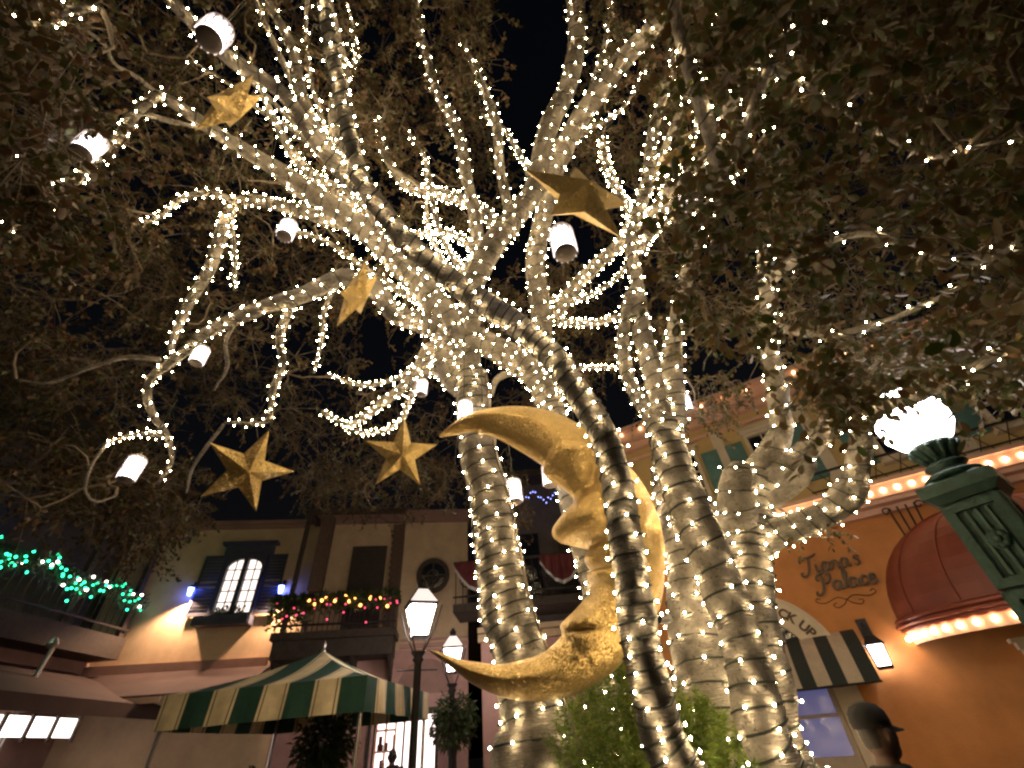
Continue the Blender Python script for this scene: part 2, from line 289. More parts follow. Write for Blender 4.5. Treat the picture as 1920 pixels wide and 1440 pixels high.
for s in (-1, 1):
    xa, xb = (wx0, cxm - .05) if s < 0 else (cxm + .05, wx1); n = 5; dz = (wz1 - wz0) / n
    for i in range(2):
        for k in range(n):
            p = MB(); w = (xb - xa) / 2; p.bx(xa + w * i + .008, xa + w * (i + 1) - .008, -.05, -.045, wz0 + dz * k + .008, wz0 + dz * (k + 1) - .008); p.build('pane', M['warm_pane'], wo)
    mu = MB(); mu.bx((xa + xb) / 2 - .01, (xa + xb) / 2 + .01, -.075, -.04, wz0, wz1)
    for k in range(1, n): mu.bx(xa, xb, -.072, -.042, wz0 + dz * k - .01, wz0 + dz * k + .01)
    mu.build('muntin', M['black_iron'], wo)
hb = MB(); hb.bx(wx0 - .16, wx1 + .16, -.14, 0, wz1 + .105, wz1 + .32); hb.bx(wx0 - .24, wx1 + .24, -.22, 0, wz1 + .325, wz1 + .39); hb.build('lintel', M['blue_grey_paint'], wo)
shutter(bl, 'blue_grey_paint', -5.62, -5.15, 4.27, 5.56, 16); shutter(bl, 'blue_grey_paint', -4.22, -3.80, 4.27, 5.56, 16)
fb = MB(); fb.bx(-5.34, -4.2, -.3, -.01, 4.04, 4.22); fbo = fb.build('flower_box', M['blue_grey_paint'], bl); fp = MB()
for i in range(2): fp.bx(-5.30 + i * .56, -4.79 + i * .56, -.315, -.301, 4.07, 4.19)
fp.build('panel', M['blue_grey_paint'], fbo)
pl = MB()
for i in range(180):
    x = random.uniform(-5.0, -4.4); z = 4.22 + abs(random.gauss(.08, .06)); a = random.random() * 6.28; c = Vector((x, -.16 + random.gauss(0, .04), z)); d = Vector((math.cos(a), .3 * math.sin(a), 1)).normalized() * .09; q = Vector((math.sin(a), .2, -math.cos(a) * .3)) * .02
    pl.add([c - d * .5, c - q, c + d * .5, c + q], [(0, 1, 2, 3)])
po = pl.build('box_plants', M['dark_leaves'], fbo); po['kind'] = 'stuff'
# round window
rw = PL.hit(812, 1080); ro = ring('round_window', 'dark_wood', bl, rw[0], rw[1], .30, .40, -.1, -.001); disc('pane', 'dark_glass', ro, rw[0], rw[1], .30, -.03)
ring('muntin', 'dark_wood', ro, rw[0], rw[1], .12, .145, -.06, -.032); x = MB(); x.bx(rw[0] - .30, rw[0] + .30, -.055, -.032, rw[1] - .012, rw[1] + .012); x.bx(rw[0] - .012, rw[0] + .012, -.058, -.033, rw[1] - .30, rw[1] + .30); x.build('muntin', M['dark_wood'], ro)
ring('moulding', 'cream_stucco', bl, rw[0], rw[1], .46, .50, -.03, -.001)
# arched niche in the pink wall
ac = PL.hit(800, 1236); ar = .62; ring('arch_trim', 'pink_stucco', bl, ac[0], ac[1] - ar, ar, ar + .035, -.05, -.008, 0, 180); disc('niche', 'mauve_stucco', bl, ac[0], ac[1] - ar, ar, -.012, 0, 180)
# lit shop doorway
so = B1('shopfront', 'shop_light', bl, -1.42, -.16, .9, .95, 0, 2.298, 'brightly lit shop interior'); sh = MB()
for z in (.5, .9, 1.3, 1.7, 2.05): sh.bx(-1.42, -1.0, .62, .88, z, z + .03)
for xx in (-1.42, -1.22, -1.02): sh.bx(xx, xx + .025, .62, .88, 0, 2.25)
sh.bx(-.72, -.2, .5, .88, 0, .95); sh.build('shelf', M['peach_paint'], so)
for k in range(22):
    it = MB(); zz = random.choice((.53, .93, 1.33, 1.73)); xx = -1.39 + .018 * k; h = random.uniform(.1, .26); it.bx(xx, xx + random.uniform(.03, .07), .66, .8, zz, zz + h); it.build('goods', M[random.choice(['red_cloth', 'blue_cloth', 'cream_paint', 'brick', 'steel'])], so)
for k in range(8):
    it = MB(); xx = -.7 + .06 * k; it.bx(xx, xx + .045, .6, .7, .952, 1.0 + random.uniform(.1, .35)); it.build('goods', M[random.choice(['red_cloth', 'hair', 'cream_paint', 'hair'])], so)
df = MB(); df.bx(-1.48, -1.42, -.06, .3, 0, 2.36); df.bx(-.16, -.10, -.06, .3, 0, 2.36); df.bx(-1.42, -.16, -.055, .3, 2.30, 2.36); df.bx(-.80, -.76, -.02, .04, 0, 2.298); df.build('door_frame', M['dark_wood'], bl)
# balcony
bx0, bz = PL.hit(508, 1187, .8); bx1, _ = PL.hit(742, 1176, .8); bt = PL.hit(548, 1122, .8)[1]
bo = B1('balcony', 'dark_wood', bl, bx0, bx1, -.8, -.002, bz - .14, bz)
sf = MB(); sf.bx(bx0 + .05, bx1 - .05, -.72, -.004, bz - .46, bz - .142); sf.build('soffit', M['dark_wood'], bo)
for k in range(4):
    br = MB(); xx = bx0 + .1 + (bx1 - bx0 - .2) * k / 3; br.prism([(0, 0), (0, -.5), (-.12, -.42), (-.6, -.06), (-.7, 0)], xx - .03, xx + .03)
    me = MB(); me.v = [(y, x, z + bz - .464) for (x, y, z) in br.v]; me.f = [tuple(reversed(f)) for f in br.f]; me.mi = br.mi; me.build('bracket', M['dark_wood'], bo)
rl = MB(); rl.bx(bx0, bx1, -.8, -.75, bt, bt + .05); rl.bx(bx0, bx1, -.79, -.76, bz + .1, bz + .14); rl.bx(bx0, bx0 + .05, -.749, -.01, bt, bt + .05); rl.bx(bx1 - .05, bx1, -.749, -.01, bt, bt + .05); ro_ = rl.build('railing', M['black_iron'], bo)
balusters(ro_, bx0 + .06, bx1 - .06, -.775, bz, bt, 24)
for u, v in ((548, 1112), (583, 1112)):
    xx = PL.hit(u, v, .76)[0] if u < 560 else PL.hit(u, v, .05)[0]; yy = -.76 if u < 560 else -.06
    B1('post', 'dark_wood', bo, xx - .045, xx + .045, yy - .04, yy + .04, bz, 6.25)
B1('beam', 'dark_wood', bo, PL.hit(548, 1112, .76)[0] - .05, bx1, -.82, -.70, 6.252, 6.38); B1('beam', 'dark_wood', bo, PL.hit(548, 1112, .76)[0] - .05, PL.hit(548, 1112, .76)[0] + .06, -.698, 0, 6.254, 6.37)
for xa in (bx1 - .30,):
    c = B1('column', 'brick', bl, -1.36, -1.10, -.2, -.003, bz, 6.2, 'rough dark brick column'); cb = MB(); cb.box((0, 0, 0), (.125, .03, .06)); cbm = cb.mesh('brick', [M['brick']])
    for r_ in range(int((6.2 - bz) / .075)):
        for q in range(2): obj('brick', cbm, None, c, (-1.36 + .065 + q * .13 + (.02 if r_ % 2 else -.02) * (1 if q == 0 else -1), -.205 + random.uniform(-.012, .012), bz + .04 + r_ * .075))
c2 = B1('column', 'brick', bl, -3.0, -2.72, -.78, -.55, bz + .8, 6.2, 'rough dark pillar at the balcony front')
dr = B1('door', 'dark_wood', bl, -2.32, -1.50, -.07, -.002, bz, 5.70, 'tall dark plank door on the balcony'); 
for k in range(6):
    b = MB(); b.bx(-2.31 + k * .135, -2.31 + k * .135 + .127, -.085, -.071, bz + .02, 5.66); b.build('plank', M['dark_wood'], dr)
# awnings and glazed strips low on the left of this building
aw = empty('lean_to_awning', PL.world(-5.2, 2.0), PL.rz); tag(aw, 'mauve lean-to awning under the lit arched window', 'awning')
a = MB(); a.add([(-2.2, 0, 1.3), (1.6, 0, 1.3), (1.6, -1.3, .75), (-2.2, -1.3, .75), (-2.2, 0, 1.27), (1.6, 0, 1.27), (1.6, -1.3, .72), (-2.2, -1.3, .72)], [(3, 2, 1, 0), (4, 5, 6, 7), (0, 1, 5, 4), (2, 3, 7, 6), (1, 2, 6, 5), (3, 0, 4, 7)]); a.build('canvas', M['mauve_canvas'], aw)
for k in range(5):
    r_ = MB(); r_.bar((-2.0 + k * .85, -.02, 1.2), (-2.0 + k * .85, -1.28, .69), .04); r_.build('rafter', M['steel'], aw)
for k in range(3):
    r_ = MB(); r_.bx(-2.1 + k * 1.3, -1.0 + k * 1.3, -1.36, -1.32, .62, .71); r_.build('valance', M['peach_paint'], aw)
# blue wall lamps beside the window
for u, v, lab in ((357, 1108, 'blue wall lamp beside the left hand shutter, away from the balcony'), (527, 1104, 'blue wall lamp between the window shutter and the balcony')):
    x, z = PL.hit(u, v, .15); t = empty('wall_lamp', PL.world(x, z, .15), PL.rz); tag(t, lab, 'wall lamp', 'blue wall lamps')
    b = MB(); b.lathe([(.035, -.09), (.06, .06)], 6); b.build('glass', M['blue_glow'], t); b = MB(); b.lathe([(.075, .062), (.02, .13)], 6); b.build('cap', M['black_iron'], t); b = MB(); b.bar((0, 0, .12), (0, .14, .14), .025); b.bx(-.04, .04, .12, .148, .06, .22); b.build('bracket', M['black_iron'], t)
    ld = bpy.data.lights.new('lamp_light', 'SPOT'); ld.energy = 230; ld.color = (1, .60, .36); ld.spot_size = R(130); ld.spot_blend = .5; ld.shadow_soft_size = .04; lo = bpy.data.objects.new('lamp_light', ld); COL.objects.link(lo); lo.parent = t; lo.location = (0, -.05, -.12); lo.rotation_euler = (R(-4), 0, 0)
# ------------------------------------------------------------------ dark building in the middle with an iron balcony
PM = Plane(.6, 10.6, 90)
bm_ = empty('dark_building', (.6, 10.6, 0), 0); tag(bm_, 'dark building with shutters and an iron balcony behind the moon', 'building')
B1('wall', 'dark_wall', bm_, -1.75, 2.2, .1, .5, 3.5, 6.9); B1('wall', 'pink_stucco', bm_, -1.75, 2.2, .1, .5, 0, 3.498); B1('cornice', 'cream_stucco', bm_, -1.8, 2.2, -.02, .098, 3.36, 3.5); B1('cornice', 'cream_stucco', bm_, -1.8, 2.2, -.08, .096, 3.52, 3.62)
B1('roof_edge', 'dark_wood', bm_, -1.8, 2.2, -.5, .6, 6.9, 7.05)
for x0 in (-1.2, .15, 1.3): shutter(bm_, 'dark_wood', x0, x0 + .42, 4.2, 5.6, 18, -.06); B1('window', 'dark_glass', bm_, x0 + .46, x0 + .9, .06, .098, 4.2, 5.6)
mb = B1('balcony', 'dark_wood', bm_, -2.2, 2.2, -.9, .09, 3.78, 3.93); rr = MB(); rr.bx(-2.2, 2.2, -.89, -.85, 4.72, 4.77); rr.bx(-2.2, 2.2, -.885, -.855, 4.05, 4.08); rr.bx(-2.2, -2.16, -.848, .09, 4.72, 4.77); rr_ = rr.build('railing', M['black_iron'], mb); balusters(rr_, -2.15, 2.15, -.87, 3.93, 4.72, 30)
for k in range(10):
    ri = ring('iron_scroll', 'black_iron', mb, -1.9 + k * .43, 4.4, .15, .17, -.88, -.865, 0, 360, 14)
for k, (x0, lab) in enumerate(((-2.15, 'red bunting swag draped on the iron balcony beside the round window'), (-.35, 'red bunting swag hanging on the iron balcony behind the moon\'s nose'))):
    sw = MB(); A = []; Bq = []
    for i in range(17):
        t = i / 16; A.append((x0 + .9 * t, -.93 - .03 * math.sin(i * 2.2), 4.74)); Bq.append((x0 + .9 * t, -.95 - .05 * math.sin(i * 2.2), 4.74 - .12 - .42 * math.sin(math.pi * t)))
    sw.strip(A, Bq); o = sw.build('swag', M['red_cloth'], None, False); s2 = MB(); s2.strip([(p[0], p[1] - .012, p[2]) for p in Bq], [(p[0], p[1] - .02, p[2] - .07) for p in Bq])
    t = empty('bunting', (.6, 10.6, 0)); o.parent = t; s2.build('fringe', M['white_cloth'], t); tag(t, lab, 'bunting', 'red bunting on the iron balcony')
fs = empty('blue_light_string', (.6, 10.6, 0)); tag(fs, 'string of tiny blue lights along the dark balcony building', 'light string')
W = [(-1.7 + 3.6 * i / 60, -.4, 6.35 + .12 * math.cos(i * .55) + random.gauss(0, .04)) for i in range(61)]; b = MB(); b.tube(W, .004, 3); b.build('wire', M['wire'], fs); bulb_cloud('bulb', W, .013, M['blue_bulb'], fs)
# ------------------------------------------------------------------ dark wing on the far left with a garlanded gallery
bw = empty('dark_gallery_house', (-8.4, 6, 0), R(90)); tag(bw, 'dark house with a gallery railing hung with a green lit garland', 'building')
B1('wall', 'dark_wall', bw, -4, 4.2, 1.2, 1.6, 3.9, 7.2); B1('wall', 'mauve_stucco', bw, -4, 4.2, .6, 1.6, 0, 3.5)
B1('gallery_floor', 'dark_wood', bw, -4, 3.9, 0, 1.6, 3.5, 3.88); gr = MB(); gr.bx(-4, 3.9, 0, .05, 4.66, 4.72); gr.bx(-4, 3.9, .01, .04, 4.0, 4.04); gr_ = gr.build('railing', M['black_iron'], bw); balusters(gr_, -3.8, 3.85, .025, 3.88, 4.66, 48)
B1('roof_edge', 'dark_wood', bw, -4, 4.0, -.2, 1.7, 7.0, 7.2)
for xx in (-3, -.2, 2.4, 3.8): B1('post', 'dark_wood', bw, xx - .06, xx + .06, .06, .16, 3.88, 7.0)
for xx in (-2.6, .6): B1('door', 'blue_grey_paint', bw, xx, xx + 1.0, 1.15, 1.19, 3.9, 6.2)
ga = empty('garland', (-8.4, 6, 0), R(90)); tag(ga, 'evergreen garland with green and white bulbs on the dark gallery railing', 'garland'); ff = MB(); gp = []; gw = []
for i in range(2600):
    x = random.uniform(-3.9, 3.85); z = 4.66 - .16 * abs(math.sin(x * 2.1)) + random.gauss(0, .09); y = -.03 + random.gauss(0, .07); a = random.random() * 6.28; c = Vector((x, y, z)); d = Vector((math.cos(a), random.gauss(0, .4), math.sin(a))) * .11; q = Vector((-math.sin(a), .3, math.cos(a))) * .014; ff.add([c, c + d * .5 + q, c + d, c + d * .5 - q], [(0, 1, 2, 3)])
o = ff.build('needles', M['dark_leaves'], ga); o['kind'] = 'stuff'
for i in range(150):
    x = random.uniform(-3.9, 3.85); (gw if i % 6 == 0 else gp).append((x, -.10 + random.gauss(0, .04), 4.66 - .16 * abs(math.sin(x * 2.1)) + random.gauss(0, .11)))
for p in gp: b = MB(); 
me_g = bpy.data.meshes.new('garland_bulb'); me_g.from_pydata((ICO_V * .024).tolist(), [], ICO_F); me_g.materials.append(M['green_bulb']); me_w = me_g.copy(); me_w.materials[0] = M['white_bulb']
for p in gp: obj('bulb', me_g, None, ga, p)
for p in gw: obj('bulb', me_w, None, ga, p)
sa = empty('shop_awning', (-8.4, 6, 0), R(90)); tag(sa, 'mauve sloping shop awning below the dark gallery', 'awning'); a = MB()
a.add([(-3, .55, 3.3), (3.6, .55, 3.3), (3.6, -1.5, 2.62), (-3, -1.5, 2.62), (-3, -1.5, 2.42), (3.6, -1.5, 2.42)], [(3, 2, 1, 0), (4, 5, 2, 3)]); a.build('canvas', M['mauve_canvas'], sa)
for k in range(6): r_ = MB(); r_.bar((-2.8 + k * 1.25, .5, 3.22), (-2.8 + k * 1.25, -1.48, 2.55), .045); r_.build('rib', M['steel'], sa)
B1('shop_window', 'shop_light', bw, .9, 2.9, .55, .595, 1.0, 2.35, 'bright shop window under the awning')
lp = B1('lit_transom', 'shop_bright', bw, .35, 1.95, -1.46, -1.42, 2.16, 2.38, 'glaring lit transom under the awning')
for k in range(5): B1('mullion', 'dark_wood', bw, .35 + k * .39, .40 + k * .39, -1.49, -1.461, 2.1, 2.41)
for k in range(5): B1('mullion', 'dark_wood', bw, .9 + k * .48, .95 + k * .48, .5, .548, .95, 2.4)
po = empty('awning_pole', (-8.05, 8.0, 0)); tag(po, 'thin grey pole in front of the dark gallery', 'pole'); p = MB(); p.tube([(0, 0, 0), (0, 0, 3.0), (.02, .02, 3.4)], .035, 8); p.build('shaft', M['steel'], po); p = MB(); p.lathe([(.05, 3.4), (.09, 3.46), (.03, 3.56)], 8); p.build('cap', M['steel'], po)
# ------------------------------------------------------------------ orange building on the right
PR = Plane(4.18, 6.82, 119)
br_ = empty('orange_building', (4.18, 6.82, 0), PR.rz); tag(br_, 'orange stucco building with a yellow upper storey and a bulb lit ledge', 'building')
B1('wall', 'orange_stucco', br_, -3.2, 6, 0, .4, 0, 3.86); B1('wall', 'yellow_stucco', br_, -3.2, 6, .002, .4, 4.1, 6.0)
lg = B1('ledge', 'peach_paint', br_, -3.2, 6, -.34, .4, 3.92, 4.09, 'peach painted ledge lined with round bulbs'); l2 = MB(); l2.bx(-3.2, 6, -.40, .4, 4.092, 4.15); l2.bx(-3.2, 6, -.28, -.002, 3.862, 3.918); l2.bx(-3.2, 6, -.12, -.004, 3.78, 3.86); l2.build('moulding', M['peach_paint'], lg)
mbm = bpy.data.meshes.new('marquee_bulb'); mbm.from_pydata((ICO_V * np.array([.034, .034, .034])).tolist(), [], ICO_F); mbm.polygons.foreach_set('use_smooth', [True] * len(ICO_F)); mbm.materials.append(M['marquee_bulb'])
for k in range(38): obj('bulb', mbm, None, lg, (-1.2 + k * .168, -.36, 4.0))
co = B1('cornice', 'peach_paint', br_, -3.2, 6, -.30, .4, 6.12, 6.30); c3 = MB(); c3.bx(-3.2, 6, -.42, .4, 6.302, 6.38); c3.bx(-3.2, 6, -.16, -.001, 6.0, 6.118); c3.bx(-3.2, 6, -.06, -.002, 5.80, 5.86); c3.build('moulding', M['peach_paint'], co)
cbm = mbm.copy(); cbm.transform(Matrix.Scale(.55, 4))
for k in range(20): obj('bulb', cbm, None, co, (-2.6 + k * .4, -.325, 6.28))
for cx in (-1.28, .10, 1.72, 3.05):
    window(br_, cx - .22, cx + .22, 4.55, 5.52, nx=2, nz=3); panel_shutter(br_, 'teal_paint', cx - .62, cx - .33, 4.5, 5.5); panel_shutter(br_, 'teal_paint', cx + .33, cx + .62, 4.5, 5.5)
for xx in (-2.35, -.60, .80, 2.4): B1('pilaster', 'cream_paint', br_, xx - .09, xx + .09, -.04, 0, 4.15, 5.8)
rl = MB(); rl.bx(.35, 5.5, -.36, -.335, 4.46, 4.49); rl.bx(.35, 5.5, -.355, -.34, 4.20, 4.22); rg_ = rl.build('railing', M['black_iron'], br_)
for k in range(34):
    z = MB(); xx = .4 + k * .15; z.bar((xx, -.347, 4.16), (xx + .15 * (1 if k % 2 else -1), -.347, 4.46), .012); z.build('baluster', M['black_iron'], rg_)
# iron bracket under the ledge
bk = empty('iron_bracket', PR.world(1.28, 3.3), PR.rz); tag(bk, 'black iron scroll bracket hanging under the bulb lit ledge', 'bracket')
for k in range(4): b = MB(); b.tube([(-.14 + k * .085, -.03, -.02), (-.15 + k * .09, -.08, .25), (-.17 + k * .10, -.2, .50)], .011, 6); b.build('bar', M['black_iron'], bk)
b = MB(); b.tube([(-.16, -.03, -.02), (.14, -.03, -.02)], .012, 6); b.build('rail', M['black_iron'], bk)
for s in (-1, 1):
    b = MB(); b.tube([(s * .19 - .02 + .06 * math.cos(t) * (1 - t / 9), -.2, .46 + .06 * math.sin(t) * (1 - t / 9)) for t in [i * .5 for i in range(14)]], .009, 5); b.build('scroll', M['black_iron'], bk)
# pick up doorway
cx, cz = -1.15, 2.15
an = ring('door_arch', 'cream_paint', br_, cx, cz, .66, .93, -.10, -.002, 0, 180, 32); an['label'] = 'cream arch lettered pick up'; ring('moulding', 'cream_paint', an, cx, cz, .62, .66, -.14, -.003, 0, 180, 32); ring('moulding', 'cream_paint', an, cx, cz, .93, .96, -.13, -.003, 0, 180, 32)
disc('fanlight', 'dark_glass', an, cx, cz, .62, -.01, 0, 180)
B1('door_jamb', 'cream_paint', br_, -.49, -.22, -.10, -.003, 0, 2.148); B1('door_jamb', 'cream_paint', br_, -2.08, -1.81, -.10, -.003, 0, 2.148)
mat('lavender_pane', (.10, .11, .22), .08, emit=(.34, .34, .80), es=.16); dn = B1('door', 'grey_canvas', br_, -1.80, -.50, -.05, -.004, 0, 2.14)  # bluish light of the glass is put into the pane as faint emission
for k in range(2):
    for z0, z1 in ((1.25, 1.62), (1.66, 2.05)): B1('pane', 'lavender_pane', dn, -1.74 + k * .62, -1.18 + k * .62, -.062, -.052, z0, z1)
    B1('panel', 'blue_grey_paint', dn, -1.74 + k * .62, -1.18 + k * .62, -.06, -.051, .25, 1.1)
def text_mesh(ch, size, ex, bold):
    c = bpy.data.curves.new('t', 'FONT'); c.body = ch; c.size = size; c.extrude = ex; c.offset = bold; c.align_x = 'CENTER'; o = bpy.data.objects.new('t', c); COL.objects.link(o)
    bpy.context.view_layer.update(); me = bpy.data.meshes.new_from_object(o.evaluated_get(bpy.context.evaluated_depsgraph_get())); bpy.data.objects.remove(o); bpy.data.curves.remove(c); return me
ang = [67, 61.5, 54.5, 47, None, 35, 28]
for ch, a in zip('PICK UP', ang):
    if a is None: continue
    me = text_mesh(ch, .165, .008, .006); me.materials.append(M['letter_brown']); o = obj('letter', me, None, an, (cx + .735 * math.cos(R(a)), -.104, cz + .735 * math.sin(R(a)))); o.rotation_euler = (R(90), 0, 0); o.matrix_local = Matrix.Translation(o.location) @ Matrix.Rotation(R(90 - a), 4, 'Y') @ Matrix.Rotation(R(90), 4, 'X')
# striped scalloped awning over the doorway
sw = empty('striped_door_awning', PR.world(-.95, 2.0), PR.rz); tag(sw, 'small striped awning over the pick up doorway', 'awning'); nst = 12; x0 = -1.0; dx = .165
prof = [(0, .50), (-.18, .44), (-.36, .32), (-.50, .14), (-.55, -.02), (-.56, -.10)]
for k in range(nst):
    for q in range(1):
        s = MB(); A = [(x0 + dx * k, y - .012 * math.sin(i * 2 + k), z) for i, (y, z) in enumerate(prof)]; Bq = [(x0 + dx * (k + 1), y - .012 * math.sin(i * 2 + k + 1), z) for i, (y, z) in enumerate(prof)]
        s.strip(A, Bq); s.build('stripe', M['dark_canvas' if k % 2 else 'grey_canvas'], sw, True)
for xx in (x0, x0 + dx * nst):
    s = MB(); s.add([(xx, 0, .0)] + [(xx, y, z) for y, z in prof], [tuple(range(7))]); s.build('end_panel', M['dark_canvas'], sw)
s = MB(); s.tube([(x0 - .01, -.56, -.10), (x0 + dx * nst + .01, -.56, -.10)], .014, 6); s.build('rod', M['black_iron'], sw)
# wall lantern
x, z = PR.hit(1648, 1228, .2); wl = empty('wall_lantern', PR.world(x, z, .2), PR.rz); tag(wl, 'black wall lantern glowing on the orange wall beside the striped awning', 'wall lamp')
b = MB(); b.frustum((0, 0, -.11), .15, .17, .21); b.build('glass', M['frosted_glass'], wl)
for sx in (-1, 1):
    for sy in (-1, 1): b = MB(); b.bar((sx * .076, sy * .076, -.12), (sx * .088, sy * .088, .105), .016); b.build('frame_bar', M['black_iron'], wl)
b = MB(); b.frustum((0, 0, .105), .23, .10, .10); b.build('roof', M['black_iron'], wl); b = MB(); b.frustum((0, 0, -.15), .16, .17, .035); b.build('base', M['black_iron'], wl)
b = MB(); b.bx(-.06, .06, .15, .198, -.02, .42); b.build('back_plate', M['black_iron'], wl); b = MB(); b.tube([(0, .16, .35), (0, .05, .36), (0, 0, .28), (0, 0, .2)], .014, 6); b.build('arm', M['black_iron'], wl)
# maroon dome awning with bulbs under its rim
dw = empty('dome_awning', PR.world(2.05, 2.5), PR.rz); tag(dw, 'maroon dome awning with glowing bulbs under its rim', 'awning'); a_, b_, h_ = 1.5, 1.0, 1.15; ns = 7
def dome(th, ph, k=1.0): c = math.cos(ph) ** .85; return (-a_ * math.cos(th) * c * k, -b_ * math.sin(th) * c * k - .002, h_ * math.sin(ph) ** .95 * k)
for k in range(ns):
    s = MB(); t0, t1 = math.pi * k / ns, math.pi * (k + 1) / ns
    for i in range(12):
        for j in range(5):
            f0, f1 = t0 + (t1 - t0) * j / 5, t0 + (t1 - t0) * (j + 1) / 5; p0, p1 = math.pi / 2 * i / 12, math.pi / 2 * (i + 1) / 12
            s.add([dome(f0, p0), dome(f1, p0), dome(f1, p1 * .999), dome(f0, p1 * .999)], [(0, 1, 2, 3)])
    s.build('panel', M['maroon_canvas'], dw, True)
    if k: s = MB(); s.tube([dome(t0, math.pi / 2 * i / 14 * .99, 1.004) for i in range(15)], .010, 5); s.build('seam', M['maroon_canvas'], dw)
for zz, r_, k_ in ((-.02, .035, 1.01), (-.075, .022, 1.03), (-.12, .03, 1.0)):
    s = MB(); s.tube([(-a_ * math.cos(math.pi * i / 32) * k_, -b_ * math.sin(math.pi * i / 32) * k_, zz) for i in range(33)], r_, 8); s.build('rim', M['maroon_trim'], dw, True)
s = MB(); s.strip([(-a_ * math.cos(math.pi * i / 32) * .99, -b_ * math.sin(math.pi * i / 32) * .99, -.13) for i in range(33)], [(-a_ * math.cos(math.pi * i / 32) * .97, -b_ * math.sin(math.pi * i / 32) * .97, -.27) for i in range(33)]); s.build('fascia', M['peach_paint'], dw, True)
for k in range(26):
    t = math.pi * (k + .5) / 26; obj('bulb', mbm, None, dw, (-a_ * math.cos(t) * 1.005, -b_ * math.sin(t) * 1.005, -.20))
window(br_, 1.55, 2.55, .8, 2.0, nx=2, nz=2)
# lettering on the orange wall: strokes of a script hand
GL = {'T': ([[(.0, .62), (-.06, .72), (.02, .84), (.18, .88), (.42, .84), (.7, .90), (.92, 1.0)], [(.46, .86), (.42, .5), (.34, .15), (.16, -.10), (-.06, -.06), (-.08, .08), (.04, .10)]], .74), 'i': ([[(.02, .42), (.02, .12), (.1, 0), (.2, .08)], [(.06, .62), (.07, .65)]], .30), 'a': ([[(.34, .38), (.15, .45), (0, .24), (.07, .02), (.22, .03), (.35, .3), (.36, .43), (.36, .1), (.43, .0), (.54, .1)]], .54), 'n': ([[(0, .42), (.02, .02)], [(.02, .25), (.14, .42), (.27, .38), (.28, .1), (.36, 0), (.46, .1)]], .47), "'": ([[(.08, .92), (.10, .8), (.02, .68)]], .16), 's': ([[(.28, .38), (.12, .46), (.02, .35), (.2, .2), (.22, .05), (.08, -.02), (-.04, .06)]], .30),
      'P': ([[(.28, .86), (.24, .4), (.14, .02), (-.04, -.14), (-.2, -.06), (-.15, .08)], [(.02, .60), (-.04, .78), (.10, .92), (.36, 1.0), (.60, .92), (.64, .68), (.48, .48), (.24, .46)]], .70), 'l': ([[(0, .1), (.2, .66), (.2, .9), (.1, .92), (.05, .5), (.09, .05), (.22, .06)]], .26), 'c': ([[(.32, .36), (.18, .45), (.02, .25), (.09, .02), (.26, .02), (.38, .12)]], .40), 'e': ([[(.03, .22), (.28, .28), (.28, .42), (.12, .44), (.0, .22), (.09, .0), (.26, .02), (.40, .14)]], .42)}
sg = empty('wall_sign', PR.world(0, 3.0), PR.rz); tag(sg, 'raised script sign reading Tiana\'s Palace on the orange wall', 'sign')
def script(word, x, z, h, wr, cap):
    for ch in word:
        st, adv = GL[ch]; b = MB()
        for q in st:
            P_, _ = catmull([Vector((x + px * h * cap + pz * h * .16, -.05, z + pz * h)) for px, pz in q], [1] * len(q), .012); b.tube(P_, [wr * (1.15 if i < len(P_) - 2 else .7) for i in range(len(P_))], 6)
        b.build('letter', M['letter_grey'], sg, True); x += adv * h * cap
(tx, tz) = PR.hit(1512, 1082, .05); (px_, pz_) = PR.hit(1532, 1105, .05)
script("Tiana's", tx - .02, tz - 3.0 + .035, .245, .0140, .98); script('Palace', px_ + .03, pz_ - 3.0 - .045, .235, .0155, 1.05)
(q0, qz) = PR.hit(1590, 1128, .02); qz -= 3.0
for s in (-1, 1):
    b = MB(); P_, _ = catmull([Vector((q0 + s * px, -.012, qz + pz)) for px, pz in ((.0, .03), (.10, .07), (.26, .03), (.36, .06), (.34, .10), (.30, .08))], [1] * 6, .012); b.tube(P_, .006, 5); P_, _ = catmull([Vector((q0 + s * px, -.012, qz + pz)) for px, pz in ((.0, .03), (.05, -.02), (.14, -.05), (.18, -.01), (.13, .01))], [1] * 5, .012); b.tube(P_, .006, 5); b.build('flourish', M['scroll_paint'], sg)
